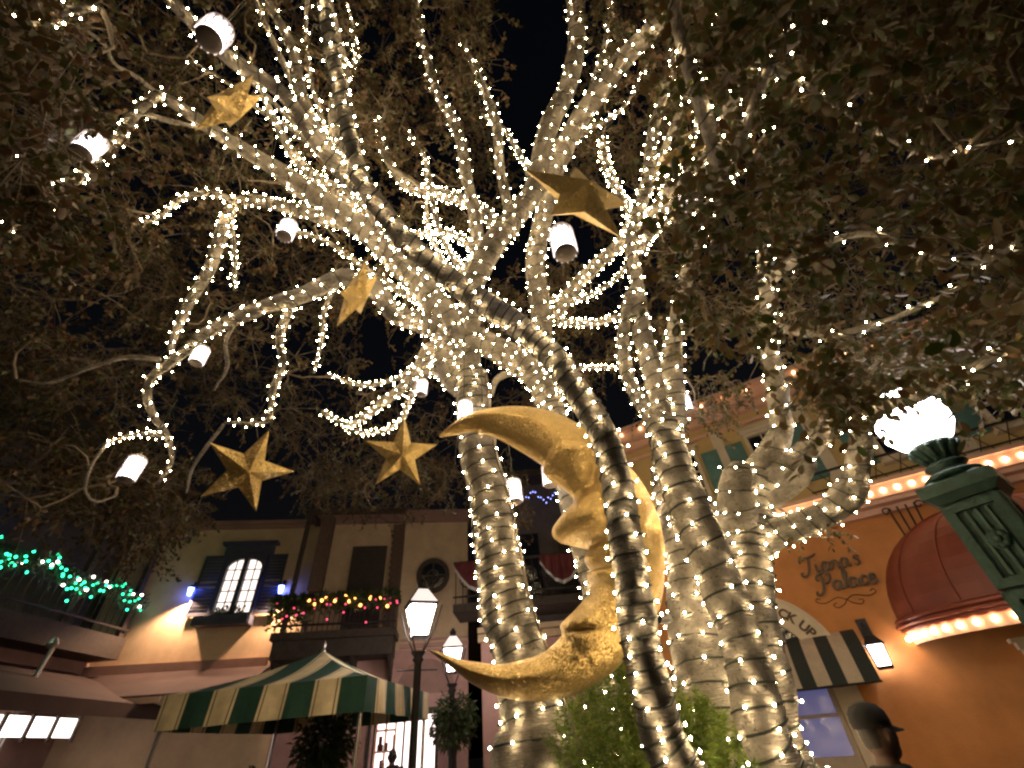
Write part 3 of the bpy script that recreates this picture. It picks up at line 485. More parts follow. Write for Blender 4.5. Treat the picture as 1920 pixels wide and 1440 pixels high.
# ------------------------------------------------------------------ the tree: trunks and limbs traced as centre lines with their distances
def control(pts):
    P = []; Q = []
    for p in pts:
        if p[0] == 'w': P.append(Vector(p[1:4])); Q.append(p[4])
        else:
            u, v, r, w = p; d = ray(u, v); P.append(atR(u, v, r)); Q.append(.5 * w * (r / d.length) / FPX / (1 + .35 * (d.length - 1)))
    return P, Q
def limb_mesh(P, Q, n, seed, rough=1.0):
    rn = random.Random(seed); ph = [rn.random() * 6.28 for _ in range(8)]; m = MB(); k = len(P); T = []
    for i in range(k):
        t = P[min(i + 1, k - 1)] - P[max(i - 1, 0)]; T.append(t.normalized())
    N = T[0].orthogonal().normalized(); vs = []; s = 0.0; m.frames = []; knots = [(rn.random() * 4, rn.random() * 6.28, .1 + .25 * rn.random()) for _ in range(6)]
    for i in range(k):
        if i: s += (P[i] - P[i - 1]).length
        N = (N - T[i] * N.dot(T[i])).normalized(); B = T[i].cross(N); row = []; m.frames.append((N, B, row))
        for j in range(n):
            a = 2 * math.pi * j / n
            f = 1 + rough * (.045 * math.sin(3 * a + ph[0] + s * 1.3) + .04 * math.sin(2 * a + ph[1] - s * 2.1) + .035 * math.sin(s * 9 + ph[2] + a) + .025 * math.sin(s * 21 + ph[3] + 2 * a))
            for ks, ka, kh in knots:
                da = math.cos(a - ka); q = (s - ks) / .09
                if abs(q) < 3 and da > 0: f += rough * kh * math.exp(-q * q) * da ** 6
            row.append(f); vs.append(P[i] + (N * math.cos(a) + B * math.sin(a)) * Q[i] * f)
    fs = [(i * n + j, i * n + (j + 1) % n, (i + 1) * n + (j + 1) % n, (i + 1) * n + j) for i in range(k - 1) for j in range(n)] + [tuple(range(n - 1, -1, -1)), tuple((k - 1) * n + j for j in range(n))]
    m.add(vs, fs); return m
GT = 'warm white lights wound round the tree'
# key, thing it grows from, control points (u, v, distance, width in pixels), wrap pitch, bulb spacing, share of bulbs lit up, label of its string
LIMBS = [
 ('A', None, [('w', .0, 3.62, -.05, .42), ('w', -.02, 3.58, .55, .36), (1012, 1440, 3.55, 190), (1003, 1350, 3.55, 146), (974, 1230, 3.56, 112), (942, 1080, 3.68, 96), (914, 930, 3.9, 76), (892, 810, 4.15, 64), (882, 705, 4.5, 60)], .175, .135, 'string of warm lights spiralling up the pale trunk behind the moon\'s two horns'),
 ('B', None, [('w', .62, 4.0, -.05, .30), ('w', .56, 4.0, .9, .24), (1128, 1250, 4.1, 66), (1112, 1080, 4.2, 62), (1082, 960, 4.3, 58), (1050, 830, 4.5, 52), (1035, 755, 4.75, 48)], .17, .12, 'string of warm lights on the trunk seen between the moon\'s nose and brow'),
 ('D', None, [('w', .98, 2.62, -.05, .20), ('w', .95, 2.58, .7, .16), (1268, 1440, 2.68, 96), (1232, 1310, 2.62, 84), (1197, 1150, 2.62, 76), (1168, 1000, 2.66, 66), (1147, 860, 2.78, 56), (1123, 790, 2.86, 50), (1067, 713, 2.98, 48), (1007, 647, 3.1, 46), (923, 573, 3.22, 46), (857, 530, 3.3, 44), (773, 473, 3.4, 42), (723, 400, 3.5, 40), (673, 317, 3.6, 36), (640, 200, 3.75, 30), (618, 60, 3.9, 24), (600, -80, 4.1, 20), (600, -300, 4.2, 18), (640, -700, 4.2, 16), (700, -1300, 4.3, 13)], .13, .15, 'sparse string of lights on the thin dark trunk crossing in front of the moon'),  # last points and their bulbs, unseen overhead, are added to front-light the moon
 ('E', None, [('w', 1.62, 2.95, -.05, .24), ('w', 1.58, 2.95, .7, .19), (1468, 1440, 3.12, 108), (1385, 1200, 3.08, 82), (1332, 1040, 3.12, 76), (1288, 940, 3.22, 74), (1252, 850, 3.38, 63), (1232, 790, 3.5, 56)], .16, .15, 'string of lights up the dark leaning trunk just right of the moon\'s back'),
 ('G', None, [('w', 1.45, 3.75, -.05, .42), ('w', 1.40, 3.72, .7, .34), (1372, 1440, 3.75, 190), (1330, 1250, 3.78, 150), (1304, 1090, 3.92, 120), (1272, 960, 4.05, 80), (1254, 860, 4.2, 60), (1262, 720, 4.5, 42), (1262, 630, 4.75, 34)], .165, .14, 'string of lights on the broad speckled trunk standing behind the dark leaning trunk'),
 ('F', None, [('w', 1.95, 3.35, -.05, .30), ('w', 1.90, 3.33, .7, .24), (1476, 1440, 3.62, 112), (1436, 1260, 3.6, 98), (1406, 1120, 3.66, 92), (1396, 1010, 3.78, 96), (1402, 940, 3.86, 92), (1425, 885, 3.92, 76)], .16, .13, 'string of lights on the forked trunk beside the orange wall'),
 # limbs from the left trunk
 ('A1', 'A', [(882, 715, 4.5, 46), (880, 640, 4.6, 39), (881, 585, 4.75, 38), (888, 530, 4.9, 42), (922, 468, 5.0, 44), (975, 390, 5.15, 42), (1003, 345, 5.25, 41), (1033, 233, 5.5, 40), (1060, 160, 5.7, 37), (1083, 83, 5.9, 34), (1076, -10, 6.2, 30), (1080, -120, 6.5, 24)], .15, .12, 'lights round the stout pale limb rising beside the dark gap of sky'),
 ('A2', 'A', [(874, 725, 4.5, 60), (846, 690, 4.55, 52), (850, 625, 4.6, 50), (807, 563, 4.7, 50), (742, 482, 4.85, 46), (640, 400, 4.95, 40), (525, 322, 5.0, 34), (432, 265, 4.95, 28), (325, 192, 4.9, 24), (285, 178, 4.9, 18)], .13, .085, 'dense lights along the limb reaching up to the star seen edge on'),
 ('L2', 'A2', [(300, 175, 4.9, 20), (262, 205, 4.85, 20), (205, 280, 4.8, 20), (120, 352, 4.75, 20), (40, 410, 4.7, 22), (-60, 470, 4.7, 20)], .09, .07, 'lights along the branch that passes a lit lantern and bends down'),
 ('L2b', 'A2', [(120, 352, 4.75, 14), (60, 318, 4.75, 13), (-40, 280, 4.75, 12)], .09, .075, 'short run of lights on a side twig beside the bent down branch'),
 ('L3', 'D', [(700, 372, 3.58, 34), (640, 322, 3.75, 34), (570, 232, 3.8, 32), (520, 168, 3.8, 30), (440, 112, 3.8, 30), (385, 58, 3.75, 28), (330, 5, 3.7, 26), (260, -90, 3.7, 22), (180, -400, 3.7, 18), (200, -900, 3.8, 14)], .12, .085, 'lights on the limb passing under the large round lantern'),  # unseen end over the viewpoint, added with its bulbs to light the moon's front
 ('L4', 'D', [(645, 330, 4.4, 30), (600, 262, 4.6, 28), (560, 160, 4.8, 24), (540, 80, 5.0, 20), (490, -20, 5.2, 16)], .11, .07, 'lights on the slim limb rising between two thicker lit limbs'),
 ('L4b', 'D', [(665, 330, 4.9, 30), (632, 240, 5.0, 27), (640, 130, 5.2, 23), (622, 30, 5.4, 18), (612, -60, 5.6, 14)], .11, .065, 'lights twisting up a limb behind the thin dark trunk'),
 ('L6', 'A2', [(30, 45, 3.9, 12), (90, 40, 3.8, 14), (130, 20, 3.7, 14), (190, 18, 3.7, 12)], .08, .07, 'cluster of lights among yellow leaves at the edge of the crown'),
 ('L7', 'A2', [(742, 482, 4.85, 40), (700, 440, 5.0, 34), (610, 408, 5.1, 28), (530, 385, 5.2, 25), (450, 380, 5.25, 24), (418, 440, 5.3, 26), (385, 510, 5.35, 22), (345, 590, 5.4, 16), (322, 660, 5.45, 11)], .10, .075, 'lights on the hooked limb bending down to the drooping branch tips'),
 ('L7b', 'A2', [(450, 382, 5.25, 14), (395, 362, 5.25, 12), (340, 372, 5.3, 11), (300, 408, 5.3, 9), (250, 425, 5.3, 7)], .08, .06, 'lights on the arched twig leaving the hooked limb'),
 ('L8', 'A', [(868, 690, 4.55, 52), (827, 622, 4.6, 44), (790, 607, 4.62, 40), (742, 590, 4.6, 38), (705, 545, 4.55, 36), (640, 518, 4.5, 36), (567, 557, 4.5, 32), (467, 588, 4.6, 26), (385, 623, 4.7, 22), (335, 667, 4.8, 19), (284, 713, 4.9, 16), (287, 780, 5.0, 14), (308, 815, 5.1, 12), (322, 863, 5.2, 9), (296, 905, 5.3, 6)], .12, .085, 'lights on the long limb that arches out and droops past two lanterns'),
 ('L8b', 'A', [(308, 815, 5.1, 10), (250, 815, 5.1, 8), (190, 835, 5.1, 7)], .07, .06, 'lights on the drooping twig above the lowest hanging lantern'),
 ('L9', 'A', [(548, 568, 4.5, 18), (524, 630, 4.55, 16), (530, 680, 4.6, 14), (513, 730, 4.65, 12), (500, 790, 4.75, 8), (420, 795, 4.8, 5)], .09, .075, 'lights down the hanging branch above the flat facing star'),
 ('L10', 'A', [(860, 660, 4.65, 34), (808, 660, 4.75, 28), (773, 707, 4.8, 22), (723, 753, 4.9, 17), (657, 797, 5.0, 12), (600, 770, 5.1, 8)], .085, .06, 'lights along the low branch running out above the star near the moon'),
 ('L11', 'A', [(845, 705, 4.6, 20), (800, 700, 4.7, 14), (765, 750, 4.8, 12), (752, 790, 4.85, 10), (700, 812, 4.9, 7), (640, 800, 4.95, 5)], .08, .055, 'lights on the drooping twig touching the top of the star near the moon'),
 ('L12', 'A2', [(700, 430, 5.3, 26), (640, 365, 5.6, 24), (590, 330, 5.8, 22), (545, 280, 6.0, 18), (500, 200, 6.2, 13), (470, 100, 6.5, 9)], .10, .06, 'lights on the far limb fanning up behind the edge-on star'),
 ('L13', 'L8', [(430, 390, 5.2, 9), (440, 470, 5.1, 9), (438, 545, 5.0, 8)], .08, .06, 'lights on the straight hanging twig beside the hooked limb'),
 ('B1', 'B', [(1035, 760, 4.75, 54), (990, 690, 4.85, 50), (905, 640, 4.95, 44), (840, 590, 5.05, 42), (770, 520, 5.15, 40), (700, 450, 5.3, 36), (620, 390, 5.4, 28), (540, 350, 5.5, 20)], .13, .085, 'dense lights on the limb slanting back behind the thin dark trunk'),
 ('C', 'B', [(1035, 760, 4.75, 44), (1010, 680, 4.95, 40), (1014, 590, 5.15, 38), (1006, 510, 5.35, 37), (1010, 440, 5.5, 38), (1030, 360, 5.6, 38), (1057, 283, 5.7, 38), (1107, 187, 5.8, 38), (1173, 110, 5.8, 38), (1233, 43, 5.8, 34), (1290, -40, 5.9, 28)], .14, .10, 'lights up the tall limb that passes in front of the largest star'),
 ('M1', 'A1', [(920, 470, 5.05, 30), (897, 450, 5.2, 27), (880, 350, 5.5, 21), (860, 260, 5.8, 20), (827, 193, 6.0, 19), (807, 127, 6.2, 18), (783, 50, 6.4, 16), (775, -40, 6.7, 16)], .13, .12, 'lights on the slender limb rising through sparse brown foliage'),
 ('M2', 'A1', [(985, 395, 5.2, 30), (957, 400, 5.3, 21), (940, 317, 5.6, 20), (927, 233, 5.8, 19), (912, 183, 6.0, 17), (887, 117, 6.2, 14), (865, 70, 6.4, 14)], .13, .12, 'lights on the straight pale limb bordering the dark sky gap'),
 ('M3', 'A1', [(965, 430, 5.2, 30), (930, 420, 5.4, 26), (873, 377, 5.6, 23), (800, 357, 5.8, 20), (757, 343, 5.9, 17), (717, 283, 6.1, 13), (707, 217, 6.3, 8)], .10, .055, 'dense lights on the level limb joining two rising ones'),
 ('M4', 'A1', [(905, 490, 5.1, 24), (883, 460, 5.2, 18), (840, 437, 5.4, 14), (767, 437, 5.6, 10), (720, 410, 5.7, 8)], .08, .05, 'lights on the short crooked twig near the fork of limbs'),
 ('M5', 'A1', [(897, 480, 5.2, 16), (850, 510, 5.4, 12), (822, 470, 5.6, 10), (800, 400, 5.8, 8), (800, 300, 6.1, 8)], .08, .055, 'lights on the zigzag branch between the fork and the thin dark trunk'),
 # limbs from the right hand trunks
 ('E1', 'E', [(1232, 800, 3.5, 40), (1213, 770, 3.55, 30), (1181, 713, 3.7, 26), (1167, 647, 3.85, 24), (1176, 565, 4.0, 23), (1193, 530, 4.1, 22), (1186, 470, 4.25, 22), (1195, 410, 4.4, 24), (1212, 330, 4.6, 24), (1230, 240, 4.85, 22), (1250, 160, 5.1, 18), (1265, 90, 5.4, 12)], .11, .075, 'lights on the wavy stem rising just past the moon\'s back to the crown'),
 ('E2', 'E', [(1236, 800, 3.5, 44), (1238, 765, 3.55, 38), (1220, 697, 3.7, 36), (1207, 647, 3.8, 34), (1203, 580, 3.95, 32), (1198, 535, 4.1, 28)], .11, .085, 'lights on the thick twin stem beside the wavy stem'),
 ('R0', 'G', [(1262, 640, 4.7, 30), (1278, 545, 4.2, 28), (1312, 450, 3.7, 28), (1334, 390, 3.4, 30), (1345, 325, 3.25, 32), (1323, 217, 3.15, 30), (1300, 133, 3.1, 27), (1278, 60, 3.1, 24), (1262, -30, 3.1, 20), (1240, -250, 3.3, 17), (1200, -700, 3.5, 14), (1150, -1300, 3.7, 11)], .16, .17, 'few lights on the dark bare branch near the lantern under the right crown'),  # out-of-view tail and bulbs added as front light on the moon
 ('R2', 'G', [(1345, 330, 3.25, 30), (1372, 300, 3.2, 24), (1413, 207, 3.1, 22), (1447, 127, 3.05, 24), (1497, 67, 3.0, 27), (1557, 0, 2.95, 27), (1640, -120, 2.95, 22), (1700, -450, 3.1, 18), (1650, -1000, 3.3, 14)], .2, .16, 'lights on the bare branch leaning out from the dark one over the right crown'),  # end beyond the view added, bulbs included, to brighten the moon from the front
 ('R3', 'E1', [(1040, 590, 5.2, 22), (1073, 547, 5.1, 24), (1133, 480, 4.9, 24), (1207, 417, 4.7, 24), (1273, 350, 4.5, 24), (1325, 285, 4.3, 22), (1375, 190, 4.1, 22), (1420, 130, 4.0, 22), (1470, 75, 3.9, 20), (1520, 10, 3.8, 16)], .11, .075, 'lights on the long diagonal limb climbing into the right crown'),
 ('R4', 'E1', [(1195, 420, 4.4, 14), (1165, 370, 4.7, 16), (1135, 300, 4.9, 16), (1125, 260, 5.1, 13)], .08, .05, 'clump of lights on the stem behind the largest star'),
 ('R5', 'E1', [(1200, 470, 4.3, 22), (1215, 440, 4.5, 22), (1240, 400, 4.7, 20), (1290, 330, 4.9, 18), (1330, 300, 5.0, 14)], .09, .055, 'dense lights where limbs cross below the small half hidden star'),
 ('R6', 'C', [(1010, 590, 5.2, 16), (1060, 605, 5.4, 15), (1110, 605, 5.6, 14), (1160, 590, 5.7, 12)], .08, .05, 'lights on the level twig in the dark hollow beside the moon\'s back'),
 ('R7', 'C', [(1060, 690, 5.6, 8), (1110, 690, 5.8, 8), (1160, 685, 5.9, 8), (1180, 660, 6.0, 6)], .07, .04, 'tight lights on the thin twig in the dark hollow above the moon'),
 ('F1', 'F', [(1425, 890, 3.92, 66), (1462, 815, 3.95, 44), (1462, 770, 3.98, 42), (1452, 690, 4.05, 36), (1443, 600, 4.15, 34), (1436, 530, 4.25, 30), (1432, 440, 4.4, 22)], .14, .10, 'lights on the straight branch rising from the forked trunk'),
 ('F2', 'F', [(1425, 930, 3.85, 60), (1468, 885, 3.85, 48), (1520, 838, 3.85, 40), (1562, 795, 3.85, 34), (1600, 740, 3.85, 26), (1650, 690, 3.85, 16)], .14, .12, 'lights on the branch slanting from the forked trunk to the street lamp'),
 ('F4', 'F', [(1425, 1010, 3.78, 70), (1490, 985, 3.75, 52), (1560, 955, 3.75, 48), (1600, 915, 3.75, 46), (1612, 850, 3.75, 40), (1618, 800, 3.72, 34), (1650, 765, 3.6, 26), (1720, 740, 3.3, 20), (1805, 714, 3.0, 20), (1850, 680, 2.9, 22), (1925, 632, 2.8, 26), (2020, 580, 2.7, 24)], .13, .11, 'lights on the elbow shaped branch in front of the orange wall'),
 ('R8', 'G', [(1447, 127, 3.05, 16), (1530, 170, 3.1, 14), (1640, 240, 3.15, 12), (1750, 290, 3.1, 11), (1860, 268, 3.0, 9), (1960, 250, 3.0, 7)], .2, .11, 'scattered lights on the branch running through the right hand crown'),
 ('R9', 'F', [(1436, 535, 4.25, 20), (1520, 470, 3.9, 16), (1620, 440, 3.6, 14), (1720, 470, 3.4, 12), (1830, 490, 3.2, 10), (1930, 430, 3.1, 8)], .2, .12, 'scattered lights on the branch deep in the leaves above the street lamp'),
 ('R10', 'F', [(1445, 610, 4.1, 18), (1540, 630, 3.9, 14), (1640, 605, 3.7, 12), (1740, 570, 3.5, 10), (1800, 540, 3.4, 8)], .2, .12, 'scattered lights on the lowest branch of the right hand crown'),
 ('N1', 'A2', [(760, 500, 4.9, 16), (690, 400, 5.1, 14), (622, 280, 5.3, 12), (588, 170, 5.5, 10), (575, 60, 5.8, 9), (580, -40, 6.0, 7)], .10, .075, 'lights on a thin straight branch fanning up behind the stouter left limbs'),
 ('N2', 'A2', [(800, 548, 4.8, 16), (720, 445, 5.1, 13), (655, 350, 5.4, 12), (595, 272, 5.7, 10), (525, 205, 5.9, 9), (455, 140, 6.1, 7)], .10, .07, 'lights on a thin branch running parallel under the limb to the edge-on star'),
 ('N3', 'B1', [(770, 520, 5.2, 16), (700, 405, 5.5, 13), (662, 300, 5.8, 11), (652, 190, 6.1, 9), (664, 90, 6.4, 8), (655, 10, 6.7, 6)], .10, .07, 'lights on a far slim branch climbing behind the thin dark trunk'),
 ('N11', 'A1', [(884, 535, 4.95, 14), (838, 462, 5.3, 12), (812, 380, 5.6, 10), (795, 295, 5.9, 9), (768, 250, 6.1, 6)], .09, .065, 'lights on a slim branch between the zigzag branch and the level limb'),
 ('N12', 'B1', [(840, 590, 5.1, 16), (760, 552, 5.3, 13), (680, 500, 5.5, 11), (605, 448, 5.7, 9), (520, 432, 5.9, 6)], .09, .065, 'lights on a slim branch spreading behind the long arching limb'),
 ('N13', 'A', [(868, 690, 4.6, 14), (800, 680, 4.9, 11), (742, 712, 5.2, 9), (680, 722, 5.4, 7), (612, 700, 5.6, 5)], .08, .06, 'lights on a drooping twig above the low branch near the moon'),
 ('N14', 'L8', [(640, 520, 4.5, 12), (612, 570, 4.7, 10), (602, 640, 4.9, 8), (588, 700, 5.0, 6)], .08, .07, 'lights on a short twig hanging under the sideways star'),
 ('N7', 'E1', [(1205, 440, 4.4, 14), (1258, 335, 4.7, 12), (1298, 255, 5.0, 10), (1312, 180, 5.2, 8), (1345, 90, 5.5, 6)], .09, .065, 'lights on the slim branch rising past the small half hidden star'),
 ('N10', 'E1', [(1190, 480, 4.3, 14), (1240, 425, 4.3, 12), (1322, 385, 4.2, 10), (1400, 305, 4.1, 8), (1450, 230, 4.0, 6)], .09, .075, 'lights on the slim branch crossing behind the dark bare branch'),
 ('N15', 'C', [(1012, 560, 5.2, 12), (1090, 560, 5.5, 10), (1150, 525, 5.7, 9), (1185, 480, 5.9, 6)], .08, .055, 'lights on the thin branch in the dark hollow under the largest star'),
 ('N16', 'A1', [(1003, 350, 5.3, 14), (975, 290, 5.6, 10), (940, 240, 5.9, 8), (905, 215, 6.1, 6)], .09, .07, 'lights on a thin twig edging the dark sky gap'),
 ('N17', 'C', [(1057, 283, 5.7, 14), (1095, 250, 5.9, 11), (1150, 215, 6.1, 9), (1190, 170, 6.3, 7), (1215, 120, 6.5, 5)], .09, .065, 'lights on a thin twig climbing above the largest star'),
 ('T1', 'A2', [(290, 172, 4.9, 11), (252, 140, 4.8, 9), (214, 118, 4.7, 8), (196, 82, 4.6, 8), (150, 50, 4.5, 6)], .3, .5, None),
 ('T2', 'A2', [(268, 212, 4.9, 12), (330, 230, 4.9, 10), (402, 246, 4.9, 9)], .3, .5, None),
 ('T3', 'A', [(300, 675, 4.9, 11), (240, 670, 5.0, 9), (160, 692, 5.1, 8), (95, 716, 5.2, 6), (30, 710, 5.3, 4)], .3, .5, None),
 ('T4', 'A', [(196, 838, 5.1, 7), (172, 872, 5.1, 7), (160, 920, 5.15, 6), (182, 940, 5.2, 5), (215, 930, 5.3, 4)], .3, .5, None),
 ('T5', 'A', [(420, 795, 4.8, 6), (390, 835, 4.85, 7), (362, 880, 4.9, 6), (350, 925, 4.95, 4)], .3, .5, None),
 ('T6', 'B', [(1005, 690, 4.9, 16), (960, 697, 4.95, 14), (930, 712, 5.0, 12), (922, 742, 5.0, 9)], .3, .5, None),
 ('T7', 'A1', [(800, 355, 5.8, 9), (760, 330, 5.8, 8), (722, 300, 5.9, 8), (710, 250, 6.0, 6), (725, 200, 6.1, 5)], .3, .5, None),
 ('T8', 'L8', [(448, 595, 4.6, 8), (424, 640, 4.65, 7), (427, 690, 4.7, 7), (400, 730, 4.8, 5)], .3, .5, None),
 ('N20', 'A2', [(742, 482, 4.85, 18), (690, 400, 4.9, 17), (640, 300, 4.9, 15), (560, 180, 5.0, 13), (502, 60, 5.1, 11), (470, -40, 5.2, 8)], .10, .075, 'lights on the long straight limb running up past the large lantern'),
 ('N22', 'A2', [(640, 330, 5.4, 12), (560, 250, 5.5, 10), (482, 205, 5.6, 8), (420, 150, 5.7, 6), (350, 110, 5.8, 5)], .09, .07, 'lights on the thin branch just above the edge-on star'),
 ('N23', 'E1', [(1150, 475, 4.9, 16), (1222, 340, 4.9, 14), (1282, 190, 4.9, 13), (1322, 70, 5.0, 11), (1350, -40, 5.1, 9)], .10, .08, 'lights on the long straight branch rising beyond the dark bare branch'),
 ('N24', 'C', [(1100, 200, 5.8, 18), (1128, 110, 6.0, 15), (1145, 20, 6.2, 12), (1150, -60, 6.4, 10)], .10, .085, 'lights on the upright branch beside the tall limb at the sky gap'),
 ('F5', 'F', [(1385, 985, 3.75, 86), (1378, 930, 3.72, 74), (1384, 892, 3.72, 62), (1390, 872, 3.74, 40)], .13, .12, 'lights round the rounded pruned stump of the forked trunk'),
 ('F6', 'F', [(1450, 940, 3.7, 34), (1495, 905, 3.6, 34), (1520, 870, 3.5, 30)], .3, .6, None),
]
tree = empty('fig_tree', (.6, 3.3, 0))
tag(tree, 'huge many trunked tree with pale bark and a wide leafy crown', 'tree')
TP = Vector((.6, 3.3, 0))
LIMB = {}; FRAMES = {}
def rel(P, o): return [p - o for p in P]
for li, (key, par, pts, pitch, spc, lab) in enumerate(LIMBS):
    cp, cq = control(pts); P, Q = catmull(cp, cq, .045)
    # small natural wander so no limb is a ruled curve
    rn = random.Random(li * 13 + 5); a1, a2 = rn.random() * 6, rn.random() * 6
    s = 0
    for i in range(1, len(P)):
        s += (P[i] - P[i - 1]).length; w = min(.25 * Q[i] + .006, .014) * min(1, s)
        P[i] = P[i] + Vector((math.sin(s * 5.1 + a1), math.sin(s * 4.3 + a2), math.sin(s * 6.2 + a1 + a2))) * w
    trunk = par is None
    lm = limb_mesh(rel(P, TP), Q, 20 if trunk else (14 if max(Q) > .05 else 9), li, 1.0 if trunk else 1.2); FRAMES[key] = lm.frames; o = lm.build('trunk' if trunk else 'limb', M['bark'], None, True)
    LIMB[key] = (P, Q, o)
    top = par
    while top is not None and next(x for x in LIMBS if x[0] == top)[1] is not None: top = next(x for x in LIMBS if x[0] == top)[1]
    if trunk: o.parent = tree
    else: o.parent = LIMB[top][2]
# root swellings at the foot of the left trunk
for k, (x, y, r) in enumerate([(-.32, 3.3, .17), (.28, 3.28, .2), (.5, 3.6, .16), (-.3, 3.75, .17)]):
    limb_mesh(rel(*[catmull([Vector((.0, 3.6, 1.15)), Vector((x * .6, 3.58 + (y - 3.58) * .6, .95)), Vector((x, y, .5)), Vector((x * 1.5, 3.6 + (y - 3.6) * 1.5, -.05))], [.12, r, r, r * .8], .06)[0]], TP), catmull([Vector((.0, 3.6, 1.15)), Vector((x * .6, 3.58 + (y - 3.58) * .6, .95)), Vector((x, y, .5)), Vector((x * 1.5, 3.6 + (y - 3.6) * 1.5, -.05))], [.12, r, r, r * .8], .06)[1], 14, 90 + k).build('root', M['bark'], LIMB['A'][2], True)

# ------------------------------------------------------------------ light strings wound round trunks and limbs
NB = 0
for li, (key, par, pts, pitch, spc, lab) in enumerate(LIMBS):
    if lab is None: continue
    if par is None: pitch *= .66; spc *= 1.18
    else: spc *= .8
    P, Q, _ = LIMB[key]; FR = FRAMES[key]; trunk = par is None; rn = random.Random(500 + li)
    if trunk:
        k0 = next(i for i, p in enumerate(P) if p.z > .8); P = P[k0:]; Q = Q[k0:]; FR = FR[k0:]
    root = empty('light_string', P[0]); tag(root, lab, 'light string', GT); o0 = P[0]
    T = [(P[min(i + 1, len(P) - 1)] - P[max(i - 1, 0)]).normalized() for i in range(len(P))]
    N = T[0].orthogonal().normalized(); ang = rn.random() * 6.28; W = []; Nn = []
    for i in range(len(P) - 1):
        seg = (P[i + 1] - P[i]); N, B, row = FR[i]; row2 = FR[i + 1][2]; nr = len(row); pit = pitch * (1 + .25 * math.sin(i * .13 + li)); da = 2 * math.pi * seg.length / pit; kk = max(1, int(da / .5))
        for j in range(kk):
            a = ang + da * j / kk; t = j / kk; q_ = (a / (2 * math.pi) * nr) % nr; j0 = int(q_) % nr; fq = q_ - int(q_); rad = (Q[i] * (1 - t) + Q[i + 1] * t) * ((row[j0] * (1 - fq) + row[(j0 + 1) % nr] * fq) * (1 - t) + (row2[j0] * (1 - fq) + row2[(j0 + 1) % nr] * fq) * t); d = N * math.cos(a) + B * math.sin(a)
            W.append(P[i] + seg * t + d * (rad * 1.005 + (.005 if trunk else .004))); Nn.append(d)
        ang += da
    w = MB(); w.tube(rel(W, o0), .0068 if trunk else .0042, 4); w.build('wire', M['wire'], root, True)
    acc = rn.random() * spc; pos = []
    for i in range(1, len(W)):
        acc += (W[i] - W[i - 1]).length
        if acc > spc:
            acc = rn.uniform(-.35, .35) * spc; j = Vector((rn.gauss(0, 1), rn.gauss(0, 1), rn.gauss(0, 1))) * (.003 if trunk else .009)
            pos.append(W[i] + Nn[i] * (rn.uniform(.010, .018) if trunk else rn.uniform(.006, .013)) + j - o0)
    NB += len(pos)
    if trunk:
        for p in pos[:300]:
            b = bpy.data.objects.new('bulb', BULB_ME); COL.objects.link(b); b.parent = root; b.location = p; b.scale = (.0056, .0056, .0075)
        if len(pos) > 300: bulb_cloud('bulb', pos[300:], .0056, M['trunk_bulb'], root)
    else: bulb_cloud('bulb', pos, [.0054 * rn.uniform(.8, 1.2) for _ in pos], M['bulb'], root)
P, Q, _ = LIMB['A']; k0 = next(i for i, p in enumerate(P) if p.z > 1.0); w = MB(); w.tube([p + Vector((Q[k0 + i] * .93, -Q[k0 + i] * .45, 0)) - TP for i, p in enumerate(P[k0::1])][::4], .012, 6); w.build('conduit', M['twig'], tree, True)
print('BULBS', NB)
# ------------------------------------------------------------------ crown: sprigs of leaves on twigs that grow from the limbs
ALLP = np.array([tuple(p) for k in LIMB for p in LIMB[k][0][::4] if p.z > 3.0])
def inside(poly, u, v):
    c = False; n = len(poly)
    for i in range(n):
        (x1, y1), (x2, y2) = poly[i], poly[i - 1]
        if (y1 > v) != (y2 > v) and u < (x2 - x1) * (v - y1) / (y2 - y1) + x1: c = not c
    return c
GAPS = [[(905, -300), (1085, -300), (1075, 180), (1030, 345), (970, 345), (915, 200)], [(90, 565), (200, 560), (210, 640), (110, 640)], [(345, 790), (430, 800), (560, 890), (570, 990), (440, 990), (400, 880), (340, 830)],
        [(1080, 470), (1135, 460), (1130, 560), (1090, 570)], [(1125, 715), (1195, 700), (1190, 800), (1130, 800)], [(900, 690), (955, 690), (955, 750), (900, 750)], [(690, 560), (740, 620), (760, 680), (700, 690), (650, 620)], [(690, 0), (720, 0), (700, 150), (660, 200)], [(1615, 715), (1840, 715), (1840, 880), (1615, 880)], [(735, 480), (800, 500), (820, 560), (760, 540)]]
